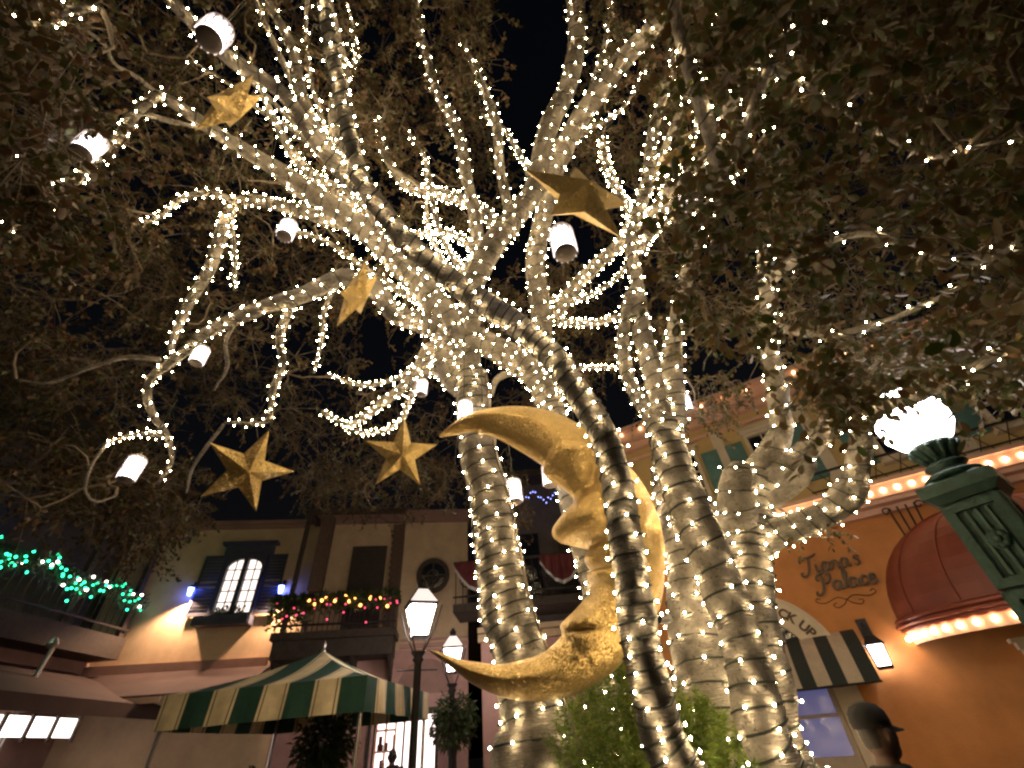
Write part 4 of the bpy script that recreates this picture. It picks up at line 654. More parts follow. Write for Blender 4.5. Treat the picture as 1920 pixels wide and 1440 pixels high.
REGIONS = [ # polygon, clumps, nearest, farthest, leaf length, spread, sprigs, crown key
 ([(1255, -150), (2050, -150), (2050, 640), (1800, 700), (1560, 740), (1480, 690), (1320, 640), (1250, 420)], 120, 2.4, 3.8, .062, .17, 7, 'near'),
 ([(1240, -60), (2000, -60), (2000, 620), (1800, 660), (1560, 700), (1300, 640), (1230, 420)], 210, 4.2, 7.5, .06, .28, 10, 'right'),
 ([(1500, 690), (1760, 690), (1740, 770), (1520, 780)], 12, 2.3, 3.2, .06, .12, 5, 'near'),
 ([(1270, 700), (1430, 690), (1400, 800), (1300, 800)], 9, 4.6, 5.6, .045, .16, 7, 'right'),
 ([(1560, 620), (1960, 620), (1960, 760), (1800, 740), (1650, 760)], 40, 4.0, 6.0, .055, .25, 9, 'right'),
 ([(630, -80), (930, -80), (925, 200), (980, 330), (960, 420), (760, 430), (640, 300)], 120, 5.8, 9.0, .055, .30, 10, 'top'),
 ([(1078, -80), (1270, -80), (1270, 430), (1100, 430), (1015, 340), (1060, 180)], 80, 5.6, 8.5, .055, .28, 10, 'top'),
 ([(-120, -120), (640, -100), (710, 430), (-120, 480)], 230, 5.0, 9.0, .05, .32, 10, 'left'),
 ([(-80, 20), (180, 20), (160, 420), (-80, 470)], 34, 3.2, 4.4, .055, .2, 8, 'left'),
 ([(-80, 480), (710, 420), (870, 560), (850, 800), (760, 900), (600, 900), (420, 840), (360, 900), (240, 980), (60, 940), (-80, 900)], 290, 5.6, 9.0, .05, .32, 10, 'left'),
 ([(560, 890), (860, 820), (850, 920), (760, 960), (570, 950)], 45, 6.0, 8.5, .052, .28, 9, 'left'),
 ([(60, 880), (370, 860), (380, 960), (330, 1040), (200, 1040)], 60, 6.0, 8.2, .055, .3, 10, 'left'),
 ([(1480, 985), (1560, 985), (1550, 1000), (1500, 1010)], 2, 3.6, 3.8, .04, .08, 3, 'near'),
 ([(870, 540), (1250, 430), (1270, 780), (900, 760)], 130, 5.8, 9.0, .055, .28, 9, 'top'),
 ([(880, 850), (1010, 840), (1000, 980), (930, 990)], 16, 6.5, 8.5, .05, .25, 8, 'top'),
]
INV = cam.matrix_world.inverted()
def globe_clear(p):                          # keep the lamp globe free of leaves
    q = INV @ p; u = 960 - FPX * q.x / q.z; v = 720 + FPX * q.y / q.z; return 1610 < u < 1840 and 735 < v < 900
sprigs = {}; twigs = {}; CL = []
for ri, (poly, n, r0, r1, ll, sp, ns, key) in enumerate(REGIONS):
    rn = random.Random(900 + ri); us = [p[0] for p in poly]; vs_ = [p[1] for p in poly]; k = 0; tries = 0
    while k < n and tries < n * 60:
        tries += 1; u = rn.uniform(min(us), max(us)); v = rn.uniform(min(vs_), max(vs_))
        if not inside(poly, u, v) or any(inside(g, u, v) for g in GAPS): continue
        k += 1; r = (rn.uniform(r0 ** 2, r1 ** 2)) ** .5; c = atR(u, v, r); CL.append((float(((ALLP - np.array(c)) ** 2).sum(1).min()), c, ll, sp, ns, key))
        sgs = sprigs.setdefault(key, [])
        for j in range(ns):
            e = Vector((rn.gauss(0, 1), rn.gauss(0, 1), rn.gauss(0, 1) - .25)).normalized(); s0 = c + Vector((rn.gauss(0, sp), rn.gauss(0, sp), rn.gauss(0, sp * .8))) * .55
            e = (e + Vector((0, 0, -.35))).normalized(); 
            if u > 1480 and v > 560 and globe_clear(s0): continue
            sgs.append((*s0, *e, ll * 3.6 * rn.uniform(.7, 1.3), ll, *c))
# twigs branch off limbs and off one another, nearest clumps first
CL.sort(key=lambda x: x[0]); NODE = np.zeros((len(ALLP) + len(CL) * 14, 3)); NODE[:len(ALLP)] = ALLP; nn = len(ALLP); NR = np.full(len(NODE), .014); rn = random.Random(77)
for d_, c, ll, sp, ns, key in CL:
    i = int(np.argmin(((NODE[:nn] - np.array(c)) ** 2).sum(1))); q = Vector(NODE[i]); ra = min(.014, NR[i]); L = (c - q).length
    if L > 2.2: continue
    m = max(3, min(13, int(L / .11))); pts = []; off = Vector((0, 0, 0))
    for j in range(m + 1):
        t = j / m; off = off * .75 + Vector((rn.gauss(0, .045), rn.gauss(0, .045), rn.gauss(0, .045))) if 0 < j < m else Vector((0, 0, 0))
        pts.append(q.lerp(c, t) + off + Vector((0, 0, .16 * L * t * (1 - t))))
    rb = max(.003, ra * .6); twigs.setdefault(key, []).append((pts, ra, rb))
    for j in range(1, m + 1): NODE[nn] = pts[j]; NR[nn] = ra + (rb - ra) * j / m; nn += 1
LEAF = np.array([(0, 0, 0), (-.14, .18, .035), (-.25, .48, .06), (-.19, .82, .03), (0, 1.0, -.04), (.19, .82, .03), (.25, .48, .06), (.14, .18, .035)])
def leaf_arrays(S, per):
    S = np.array(S); n = len(S); rg = np.random.default_rng(n); base = S[:, 0:3]; d = S[:, 3:6]; Ln = S[:, 6]; ll = S[:, 7]
    h = rg.normal(size=(n, 3)); a = np.cross(d, h); a /= np.linalg.norm(a, axis=1, keepdims=True); b = np.cross(d, a)
    V = []
    for j in range(per):
        t = (j + .6) / per; ph = j * 2.4 + rg.uniform(-.5, .5, n); out = a * np.cos(ph)[:, None] + b * np.sin(ph)[:, None]
        pos = base + d * (Ln * t)[:, None] + np.array([0, 0, -1.0]) * (.18 * Ln * t * t)[:, None]
        y = d * (.35 + .5 * t) + out * (1.0 - .45 * t) + rg.normal(0, .25, (n, 3)) + np.array([0, 0, -.25]); y /= np.linalg.norm(y, axis=1, keepdims=True)
        x = np.cross(y, rg.normal(size=(n, 3)) * .5 + np.array([0, 0, 1.0])); x /= np.linalg.norm(x, axis=1, keepdims=True); z = np.cross(x, y); sz = ll * rg.uniform(.65, 1.2, n)
        V.append((pos[:, None, :] + sz[:, None, None] * (LEAF[None, :, 0, None] * x[:, None, :] * 1.25 + LEAF[None, :, 1, None] * y[:, None, :] + LEAF[None, :, 2, None] * z[:, None, :])))
    return np.concatenate(V, 0)             # leaves x 8 x 3
def leaf_mesh(name, A, matl):
    n = len(A); me = bpy.data.meshes.new(name); me.vertices.add(n * 8); me.vertices.foreach_set('co', A.reshape(-1).astype(np.float32))
    q = np.array([[0, 4, 3, 2, 1], [0, 7, 6, 5, 4]]); F = (np.arange(n)[:, None, None] * 8 + q[None]).reshape(-1)
    me.loops.add(len(F)); me.loops.foreach_set('vertex_index', F.astype(np.int32)); me.polygons.add(n * 2)
    me.polygons.foreach_set('loop_start', np.arange(0, n * 10, 5, dtype=np.int32)); me.polygons.foreach_set('loop_total', np.full(n * 2, 5, dtype=np.int32)); me.update(calc_edges=True); me.materials.append(matl); return me
nl = 0
for key in sprigs:
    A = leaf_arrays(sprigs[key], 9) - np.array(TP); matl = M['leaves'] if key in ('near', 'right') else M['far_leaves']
    if key == 'near':                       # the 300 that show largest are leaves of their own
        C_ = A.mean(1) + np.array(TP) - np.array(CAMP); inv = np.array(cam.matrix_world.inverted().to_3x3()); cc = C_ @ inv.T; uu = 960 - FPX * cc[:, 0] / cc[:, 2]; vv = 720 + FPX * cc[:, 1] / cc[:, 2]
        vis = (uu > 0) & (uu < 1920) & (vv > 0) & (vv < 1440); dist = np.where(vis, np.linalg.norm(C_, axis=1), 99); idx = np.argsort(dist)[:300]; keep = np.ones(len(A), bool); keep[idx] = False
    else: idx = []; keep = np.ones(len(A), bool)
    nl += len(A); o = obj('crown', leaf_mesh('crown', A[keep], matl), None, tree); o['kind'] = 'stuff'
    for i in idx:
        c = A[i].mean(0); lo = obj('leaf', leaf_mesh('leaf', (A[i] - c)[None], matl), None, o, tuple(c))
    tw = MB(); sg = MB()
    for pts, ra, rb in twigs.get(key, []): tw.tube(rel(pts, TP), [ra + (rb - ra) * i / (len(pts) - 1) for i in range(len(pts))], 4, False)
    for s in sprigs[key]:
        b = Vector(s[0:3]); d = Vector(s[3:6]); c = Vector(s[8:11]); tw.tube(rel([c, b.lerp(c, .4) + Vector((0, 0, .02)), b, b + d * s[6] * .55 + Vector((0, 0, -.18 * s[6] * .3)), b + d * s[6] + Vector((0, 0, -.18 * s[6]))], TP), [.0035, .003, .0025, .002, .001], 3, False)
    o2 = tw.build('twig', M['twig'], tree, True); o2['kind'] = 'stuff'
print('LEAVES', nl)
# ------------------------------------------------------------------ the golden crescent moon with a face in profile
def zz(pts): return [(760 + .4167 * x, 740 + .4167 * y) for x, y in pts]
OUT = zz([(152, 186), (250, 112), (350, 74), (480, 57), (600, 68), (720, 105), (820, 165), (910, 235), (1000, 330), (1090, 450), (1150, 600), (1168, 760), (1158, 900), (1130, 1000), (1080, 1090), (1000, 1180), (920, 1260), (800, 1330), (680, 1370), (560, 1378), (430, 1360), (300, 1300), (200, 1225), (130, 1170), (98, 1143)])
INN = zz([(154, 189), (225, 177), (300, 165), (380, 180), (450, 213), (540, 265), (598, 303), (622, 322), (617, 346), (636, 376), (690, 408), (735, 442), (756, 474), (742, 510), (692, 558), (662, 604), (666, 642), (700, 661), (760, 652), (808, 660), (826, 690), (812, 716), (806, 748), (826, 772), (846, 786), (822, 800), (818, 826), (838, 852), (822, 898), (772, 958), (722, 1008), (697, 1040), (704, 1076), (690, 1100), (620, 1160), (520, 1195), (430, 1212), (330, 1204), (250, 1190), (170, 1162), (100, 1147)])
def resample(P, n):
    P = np.array(P, float); V, _ = catmull([Vector((*p, 0)) for p in P], [1] * len(P), 2.5); Q = np.array([(v.x, v.y) for v in V]); s = np.concatenate([[0], np.cumsum(np.linalg.norm(np.diff(Q, axis=0), axis=1))]); t = np.linspace(0, s[-1], n); return np.stack([np.interp(t, s, Q[:, 0]), np.interp(t, s, Q[:, 1])], 1)
NT, NC = 260, 30; I_ = resample(INN, NT); O_ = resample(OUT, NT)
# cross lines start square to a smoothed face line so they never cross
MY = 2.98
def gs(u, v, cu_, cv_, su, sv): return math.exp(-((u - cu_) / su) ** 2 - ((v - cv_) / sv) ** 2)
def relief(u, v):
    h = 0
    h += -.065 * gs(u, v, 1122, 903, 19, 22) + .052 * gs(u, v, 1122, 905, 9, 14)
    h += .045 * gs(u, v, 1085, 868, 60, 11) - .040 * gs(u, v, 1085, 849, 75, 4.5) - .012 * gs(u, v, 1080, 835, 70, 12)
    h += -.050 * gs(u, v, 1100, 930, 26, 30) + .035 * gs(u, v, 1112, 990, 22, 14) - .035 * gs(u, v, 1135, 985, 8, 22)
    h += .050 * gs(u, v, 1175, 985, 42, 55) - .03 * gs(u, v, 1218, 1010, 8, 40)
    h += .022 * gs(u, v, 1115, 1042, 26, 8) + .022 * gs(u, v, 1115, 1086, 24, 9) - .035 * gs(u, v, 1118, 1066, 28, 5)
    h += -.050 * gs(u, v, 1082, 1192, 30, 4.5) + .022 * gs(u, v, 1075, 1172, 26, 11)
    return h * 1.5
moon = empty('crescent_moon', atY(1000, 1310, MY)); tag(moon, 'large golden crescent moon sculpture with a face in profile', 'sculpture'); mo = moon.location.copy(); mm = MB(); vs = []
for i in range(NT):
    t = i / (NT - 1); wpx = float(np.linalg.norm(O_[i] - I_[i])); th = .24 * min(1, (wpx / 150)) ** .62 if wpx > .5 else .004
    th = max(th, .006); face = max(0, min(1, (t - .22) / .1)) * max(0, min(1, (.74 - t) / .08))
    for side in (-1, 1):
        for j in range(NC):
            c = j / (NC - 1) if side < 0 else 1 - j / (NC - 1)
            if side > 0 and j in (0, NC - 1): continue
            p = I_[i] * (1 - c) + O_[i] * c; pr = max(0, 4 * c * (1 - c)); round_ = pr ** .5; ridge = (1 - abs(2 * c - 1)) ** .85; f = face * round_ + (1 - face) * (.55 * round_ + .45 * ridge)
            if face > 0: f = f * (1 - .35 * face * max(0, 1 - c / .25))
            h = th * f + relief(*p) * min(1, pr * 2.2) * face
            w = atY(p[0], p[1], MY); vs.append((w.x - mo.x, w.y - mo.y + side * h, w.z - mo.z))
K = 2 * NC - 2
fs = [(i * K + j, (i + 1) * K + j, (i + 1) * K + (j + 1) % K, i * K + (j + 1) % K) for i in range(NT - 1) for j in range(K)]; mm.add(vs, fs)
mm.build('body', M['gold'], moon, True)
for u, v, u2, v2 in ((905, 768, 900, 640), (1075, 790, 1068, 720)):
    b = MB(); b.tube([p - mo for p in (atY(u, v, MY), atY(u2, v2, MY + .3))], .004, 5); b.build('hanging_wire', M['wire'], moon)
b = MB(); b.tube([p - mo for p in (atY(1232, 1160, 2.95), atY(1252, 1160, 3.2))], .03, 8); b.build('bracket', M['black_iron'], moon)
# ------------------------------------------------------------------ five pointed stars
def star(u, v, r, rad, roll, yaw, pit, lab):
    c = atR(u, v, r); b = (CAMP - c).normalized(); up = Vector((0, 0, 1)); rt = up.cross(b).normalized(); up = b.cross(rt)
    m = Matrix((rt, up, b)).transposed() @ Matrix.Rotation(R(pit), 3, Vector((math.sin(R(yaw)), math.cos(R(yaw)), 0))) @ Matrix.Rotation(R(roll), 3, 'Z')
    t = empty('gold_star', c); tag(t, lab, 'star', 'gold glitter stars hung in the tree'); s = MB(); pts = [m @ Vector(((rad if k % 2 == 0 else rad * .40) * math.sin(math.pi * k / 5), (rad if k % 2 == 0 else rad * .40) * math.cos(math.pi * k / 5), 0)) for k in range(10)]
    top = m @ Vector((0, 0, rad * .30)); bot = m @ Vector((0, 0, -rad * .30))
    for k in range(10): s.add([top, pts[k], pts[(k + 1) % 10]], [(0, 2, 1)]); s.add([bot, pts[k], pts[(k + 1) % 10]], [(0, 1, 2)])
    s.build('body', M['glitter_gold'], t); hi = max(pts, key=lambda p: p.z); w = MB(); w.tube([hi, hi + Vector((.01, .02, .5))], .003, 4); w.build('hanging_wire', M['wire'], t)
star(464, 882, 3.6, .30, -8, 40, 10, 'gold glitter star facing out beside the patch of open sky'); star(752, 852, 3.5, .285, 1, 20, 8, 'gold glitter star hanging beside the moon\'s upper horn')
star(669, 551, 3.4, .275, -58, 13, 68, 'gold glitter star turned sideways under the long arching limb'); star(1090, 371, 3.2, .42, -29, 138, -66, 'largest gold glitter star behind the tall limbs with a lantern beneath')
star(432, 198, 3.5, .255, -47, 8, 70, 'gold glitter star seen edge on from below high in the crown'); star(1274, 292, 3.4, .18, 162, 108, -72, 'small gold glitter star half hidden among the right hand limbs')
mat('lantern_base', (.20, .17, .15), .6, var=.3)  # darker than lantern_metal: shade of the unlit underside put into the colour
# ------------------------------------------------------------------ pierced hanging lanterns
def lantern(u, v, r, h, lab, tilt=0.0):
    c = atR(u, v, r); t = empty('hanging_lantern', c); t.rotation_euler = (tilt, tilt * .6, random.random() * 6); tag(t, lab, 'lantern', 'pierced lanterns hung in the tree'); w = h * .25
    b = MB(); b.lathe([(w * .80, -h * .30), (w * .86, h * .1), (w * .8, h * .34), (w * .5, h * .42)], 14); b.build('light', M['lantern_light'], t, True)
    b = MB()
    for k in range(14):
        a = 2 * math.pi * k / 14; b.tube([(w * math.cos(a + q * .32), w * math.sin(a + q * .32), -h * .34 + h * .70 * q) for q in (0, .5, 1)], h * .014, 4, False); b.tube([(w * math.cos(a - q * .32), w * math.sin(a - q * .32), -h * .34 + h * .70 * q) for q in (0, .5, 1)], h * .014, 4, False)
    b.build('lattice', M['lantern_metal'], t)
    b = MB(); b.lathe([(.001, -h * .43), (w * .5, -h * .42), (w * .8, -h * .39), (w * .92, -h * .35), (w * .88, -h * .33)], 20); b.build('base', M['lantern_base'], t, True)
    b = MB(); b.lathe([(w * 1.04, h * .36), (w * .98, h * .40), (w * .6, h * .47), (w * .25, h * .51), (w * .1, h * .56), (.004, h * .6)], 20); b.build('cap', M['lantern_metal'], t, True)
    b = MB(); b.tube([(0, 0, h * .58), (.005, .01, h * .8), (0, .02, h * .6 + .55)], .004, 5); b.build('hanging_wire', M['wire'], t)
for a in [(402, 64, 3.05, .25, 'large lit lantern half hidden behind a branch high in the crown'), (166, 275, 3.7, .235, 'lit lantern hanging against the bent down branch'), (538, 432, 4.3, .26, 'round glowing lantern hanging below the hooked limb'), (1056, 456, 3.0, .31, 'bright lantern hanging under the largest star'), (1292, 378, 3.7, .22, 'lit lantern beside the dark bare branch of the right crown'),
          (374, 668, 4.9, .24, 'glaring lantern at the end of the long arching limb'), (247, 880, 4.5, .25, 'lowest lantern hanging below the drooping twig'), (872, 772, 4.0, .26, 'lantern against the trunk above the moon\'s upper tip'), (964, 922, 4.0, .27, 'lantern hanging inside the curve of the moon'), (791, 728, 4.6, .22, 'small lantern among the low twigs beside the pale trunk'), (1284, 758, 4.8, .26, 'lantern hanging near the upper cornice of the orange building'), (1030, 893, 4.2, .26, 'lantern peeping out behind the moon\'s brow')]: lantern(*a, tilt=random.uniform(-.06, .06))
# ------------------------------------------------------------------ street lamps
SLP = atZ(1716, 800, 3.3); SL = empty('street_lamp', (SLP.x, SLP.y, 0), R(38)); tag(SL, 'green cast iron street lamp with a square panelled pillar and white globe', 'street lamp'); pw = .31
b = MB(); b.frustum((0, 0, 0), .62, .56, .35); b.frustum((0, 0, .35), .5, .42, .12); b.build('plinth', M['verdigris'], SL); b = MB(); b.frustum((0, 0, .47), pw - .03, pw - .03, 2.21); b.build('shaft', M['verdigris'], SL)
for k in range(4):
    a = k * math.pi / 2; rot = Matrix.Rotation(a, 4, 'Z')
    for z0, z1 in ((.55, 1.40), (1.50, 2.08), (2.18, 2.62)):
        fr = MB(); y = -(pw - .03) / 2
        for (xa, xb, za, zb) in ((-pw / 2, -pw / 2 + .05, z0 - .04, z1 + .04), (pw / 2 - .05, pw / 2, z0 - .04, z1 + .04), (-pw / 2 + .05, pw / 2 - .05, z0 - .04, z0 + .01), (-pw / 2 + .05, pw / 2 - .05, z1 - .01, z1 + .04)): fr.bx(xa, xb, y - .03, y - .001, za, zb)
        for xx in (-.055, 0, .055): fr.tube([(xx, y - .005, z0 + .02), (xx, y - .005, z1 - .02)], .013, 6)
        fr.v = [tuple(rot @ Vector(p)) for p in fr.v]; po_ = fr.build('panel', M['verdigris'], SL)
        rs = MB()
        for q in range(8): a2 = q * math.pi / 4; rs.sphere((.035 * math.cos(a2), y - .025, (z0 + z1) / 2 + .035 * math.sin(a2)), .026, 6, 4, (1, .5, 1))
        rs.sphere((0, y - .03, (z0 + z1) / 2), .025, 8, 5); rs.v = [tuple(rot @ Vector(p)) for p in rs.v]; rs.build('rosette', M['verdigris'], po_, True)
b = MB(); b.frustum((0, 0, 2.68), pw + .02, pw + .10, .05); b.frustum((0, 0, 2.73), pw + .12, pw + .12, .08); b.frustum((0, 0, 2.81), pw + .06, pw - .06, .04); b.build('cap', M['verdigris'], SL)
b = MB(); b.lathe([(.17, 2.85), (.18, 2.868), (.165, 2.885), (.12, 2.90), (.10, 2.93), (.13, 2.95), (.125, 2.965), (.085, 2.98), (.085, 3.0), (.12, 3.05), (.15, 3.10), (.145, 3.12)], 24); cp_ = b.build('capital', M['verdigris'], SL, True)
for k in range(12):
    a = k * math.pi / 6; b = MB(); b.tube([(math.cos(a) * r_, math.sin(a) * r_, z_) for r_, z_ in ((.085, 2.99), (.105, 3.03), (.13, 3.065), (.152, 3.09), (.15, 3.105))], [.014, .02, .022, .016, .008], 6); b.build('acanthus', M['verdigris'], cp_, True)
b = MB(); b.lathe([(.10, 3.12), (.17, 3.17), (.225, 3.26), (.235, 3.36), (.20, 3.48), (.13, 3.58), (.05, 3.63)], 24); b.build('globe', M['frosted_glass'], SL, True); b = MB(); b.lathe([(.06, 3.63), (.07, 3.66), (.02, 3.72), (.004, 3.8)], 12); b.build('finial', M['verdigris'], SL, True)
def gas_lamp(p, z0, s, lab, rz):
    t = empty('gas_lamp', (p.x, p.y, 0), rz); tag(t, lab, 'street lamp', 'black gas lamps'); H = z0
    b = MB(); b.lathe([(.16 * s, 0), (.16 * s, .2), (.10 * s, .3), (.075 * s, .9), (.055 * s, 1.2), (.05 * s, H - .14), (.085 * s, H - .10), (.06 * s, H - .07), (.10 * s, H - .02), (.11 * s, H)], 14); b.build('post', M['black_iron'], t, True)
    zb, zt = H + .20 * s, H + .58 * s; b = MB(); b.frustum((0, 0, zb), .20 * s, .37 * s, zt - zb); b.build('glass', M['gas_glass'], t)
    b = MB(); b.frustum((0, 0, zt + .04 * s), .42 * s, .16 * s, .20 * s); b.build('roof', M['gas_roof'], t); b = MB(); b.frustum((0, 0, zt), .40 * s, .44 * s, .038 * s); b.build('frame', M['black_iron'], t); b = MB(); b.frustum((0, 0, zb - .03 * s), .20 * s, .22 * s, .029 * s); b.build('base_plate', M['black_iron'], t)
    for sx in (-1, 1):
        for sy in (-1, 1):
            b = MB(); b.bar((sx * .103 * s, sy * .103 * s, zb), (sx * .188 * s, sy * .188 * s, zt), .016 * s); b.build('frame_bar', M['black_iron'], t); b = MB(); b.tube([(sx * .06 * s, sy * .06 * s, H), (sx * .17 * s, sy * .17 * s, zb + .05 * s), (sx * .255 * s, sy * .255 * s, zt - .02)], .011 * s, 5); b.build('stay', M['black_iron'], t)
            b = MB(); b.bar((sx * .212 * s, sy * .212 * s, zt + .04 * s), (sx * .082 * s, sy * .082 * s, zt + .24 * s), .016 * s); b.build('frame_bar', M['black_iron'], t)
    b = MB(); b.lathe([(.10 * s, zt + .24 * s), (.06 * s, zt + .28 * s), (.07 * s, zt + .33 * s), (.02 * s, zt + .40 * s)], 8); b.build('finial', M['black_iron'], t); b = MB(); b.bar((-.28 * s, 0, H - .22), (.28 * s, 0, H - .22), .02 * s); b.build('ladder_bar', M['black_iron'], t)
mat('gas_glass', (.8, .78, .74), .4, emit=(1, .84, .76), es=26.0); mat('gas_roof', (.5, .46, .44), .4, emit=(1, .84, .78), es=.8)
gas_lamp(atZ(785, 1222, 2.74), 2.74, 1.0, 'black gas lamp glowing white beside the striped canopy', R(25)); gas_lamp(atZ(848, 1282, 2.55), 2.55, .9, 'smaller gas lamp against the pink wall behind the moon\'s lower horn', R(10))
# ------------------------------------------------------------------ striped market canopy
Nn_ = Vector((-1.96, 5.95, 0)); Ll_ = Vector((-4.45, 6.16, 0)); e1 = (Ll_ - Nn_).normalized(); e2 = Vector((e1.y, -e1.x, 0)); e2 = e2 if e2.y > 0 else -e2; S_ = (Ll_ - Nn_).length; ez, ax_, vd = 2.36, 2.88, .34
tn = empty('striped_canopy', (Nn_ + Ll_) / 2 + e2 * S_ / 2); tag(tn, 'square market canopy with green and cream stripes', 'canopy'); to = tn.location.copy(); corners = [Nn_, Ll_, Ll_ + e2 * S_, Nn_ + e2 * S_]
def canopy_face(A, B, off):
    d = B - A; ln = d.length; d.normalize(); inn = ((tn.location - (A + B) / 2)).normalized(); nstr = 8; w = ln / nstr
    for k in range(nstr):
        green = (k + off) % 2 == 0; bands = [(0, 1, 'green_canvas')] if green else [(0, .1, 'cream_canvas'), (.1, .145, 'tan_dark'), (.145, .855, 'cream_canvas'), (.855, .9, 'tan_dark'), (.9, 1, 'cream_canvas')]
        s = MB(); mats = ['green_canvas'] if green else ['cream_canvas', 'tan_dark']
        for b0, b1, mn in bands:
            s.cm = mats.index(mn); nx = 4 if b1 - b0 > .3 else 1
            for q in range(nx):
                ta, tb = (k + b0 + (b1 - b0) * q / nx) / nstr, (k + b0 + (b1 - b0) * (q + 1) / nx) / nstr
                ha, hb = 1 - abs(2 * ta - 1), 1 - abs(2 * tb - 1)
                def pt(t, h): 
                    sag = -.05 * math.sin(math.pi * h) * 1.2; return A + d * (t * ln) + inn * (h * ln / 2) + Vector((0, 0, ez + (ax_ - ez) * h + sag)) - to
                def va(t, z): return A + d * (t * ln) + Vector((0, 0, ez - z)) - inn * ((.02 * math.sin(t * 41) * z / vd + .03 * z / vd) * min(1, 6 * t, 6 * (1 - t))) - to
                rows = 8
                for i in range(rows): s.add([pt(ta, ha * i / rows), pt(tb, hb * i / rows), pt(tb, hb * (i + 1) / rows), pt(ta, ha * (i + 1) / rows)], [(0, 1, 2, 3)])
                for i in range(3): s.add([va(ta, vd * (i + 1) / 3), va(tb, vd * (i + 1) / 3), va(tb, vd * i / 3), va(ta, vd * i / 3)], [(0, 1, 2, 3)])
        s.build('stripe', [M[x] for x in mats], tn, True)
mat('tan_dark', (.10, .085, .05), .9)
for k in range(4): canopy_face(corners[k], corners[(k + 1) % 4], k % 2)
for c in corners:
    b = MB(); q = c + (tn.location - c) * .04 - to; b.tube([(q.x, q.y, -.0), (q.x, q.y, ez - .03)], .025, 8); b.build('pole', M['steel'], tn)
b = MB(); b.lathe([(.03, ax_ - .05), (.035, ax_ + .0), (.012, ax_ + .03), (.022, ax_ + .06), (.016, ax_ + .10), (.004, ax_ + .14)], 10); b.build('finial', M['steel'], tn, True)
hf = MB()
for k in range(4):
    a, b = corners[k] - to, corners[(k + 1) % 4] - to; hf.tube([a * .97 + Vector((0, 0, ez - .04)), b * .97 + Vector((0, 0, ez - .04))], .018, 6)
hf.build('frame', M['steel'], tn)
# ------------------------------------------------------------------ garland on the tan balcony
gl = empty('balcony_garland', PL.world(bx0, bt, .8), PL.rz); tag(gl, 'garland of leaves with amber and red lights along the tan building\'s balcony rail', 'garland'); f = MB(); Lb = bx1 - bx0
for i in range(2600):
    x = random.uniform(-.12, Lb); lo = 1.7 if x < .7 else .8; z = .02 - abs(random.gauss(0, .13)) * lo; y = -.03 + random.gauss(0, .07); a = random.random() * 6.28; c = Vector((x, y, z)); d = Vector((math.cos(a), random.gauss(0, .5), math.sin(a))) * .10; q = Vector((-math.sin(a), .4, math.cos(a))) * .022; f.add([c, c + d * .5 + q, c + d, c + d * .5 - q], [(0, 1, 2, 3)])
o = f.build('foliage', M['dark_leaves'], gl); o['kind'] = 'stuff'
def bulb_me(name, r, m): me = bpy.data.meshes.new(name); me.from_pydata((ICO_V * r).tolist(), [], ICO_F); me.polygons.foreach_set('use_smooth', [True] * len(ICO_F)); me.materials.append(M[m]); return me
ba, br2 = bulb_me('amber_bulb', .034, 'amber_bulb'), bulb_me('red_bulb', .022, 'red_bulb')
for k in range(13): obj('bulb', ba, None, gl, (.55 + (Lb - .7) * k / 12 + random.gauss(0, .07), -.12, -.02 - abs(random.gauss(0, .12))))
for k in range(26): obj('bulb', br2, None, gl, (random.uniform(-.05, Lb), -.11, -.05 - abs(random.gauss(0, .2))))
# ------------------------------------------------------------------ plants low down
def foliage(name, root, n, gen, l, w, m):
    f = MB()
    for i in range(n):
        c, d = gen(); d = d.normalized(); q = d.cross(Vector((random.gauss(0, 1), random.gauss(0, 1), random.gauss(0, 1)))).normalized() * w * random.uniform(.7, 1.2); e = d * l * random.uniform(.6, 1.25); f.add([c, c + e * .45 + q, c + e + Vector((0, 0, -.2 * l)), c + e * .45 - q], [(0, 1, 2, 3)])
    o = f.build(name, M[m], root); o['kind'] = 'stuff'; return o
def fern(p, h, lab, n=110):
    t = empty('fern', p); tag(t, lab, 'fern', 'bright green ferns between the trunks'); st = MB(); segs = []
    for k in range(n):
        a = random.random() * 6.28; sp = random.uniform(.05, .48); P_ = [Vector((0, 0, 0)) + Vector((math.cos(a), math.sin(a), 0)) * (.03 + sp * h * q ** 1.3) + Vector((0, 0, h * (1 - .3 * sp) * (1.25 * q - .42 * sp * 1.5 * q * q))) for q in [i / 12 for i in range(13)]]; st.tube(P_, [.006 * (1 - q / 14) for q in range(13)], 3, False); segs.append(P_)
    st.build('stem', M['fern_leaves'], t)
    def gen():
        P_ = random.choice(segs); i = random.randint(2, 11); f_ = random.random(); c = P_[i].lerp(P_[i + 1], f_); ax = (P_[i + 1] - P_[i]).normalized(); return c, ax * .7 + Vector((random.gauss(0, 1), random.gauss(0, 1), random.gauss(0, .6)))
    foliage('frond', t, 42000, gen, .045, .004, 'fern_leaves')
pt_ = atY(1165, 1440, 3.5); fern((pt_.x, pt_.y, .5), 1.30, 'bright green fern growing between the pale trunk and the thin dark trunk'); pt_ = atY(1300, 1440, 3.2); fern((pt_.x, pt_.y, .5), 1.10, 'bright green fern growing behind the thin dark trunk by the broad trunk')
pb = empty('planter', (.85, 3.35, 0)); tag(pb, 'low round stone planter holding the tree and its ferns', 'planter'); b = MB(); b.lathe([(2.1, 0), (2.1, .42), (1.9, .42), (1.9, .38)], 40, cap=False); b.build('rim', M['stone'], pb); b = MB(); b.lathe([(1.9, .36), (1.2, .5), (.01, .55)], 40, cap=False); b.build('soil', M['soil'], pb)
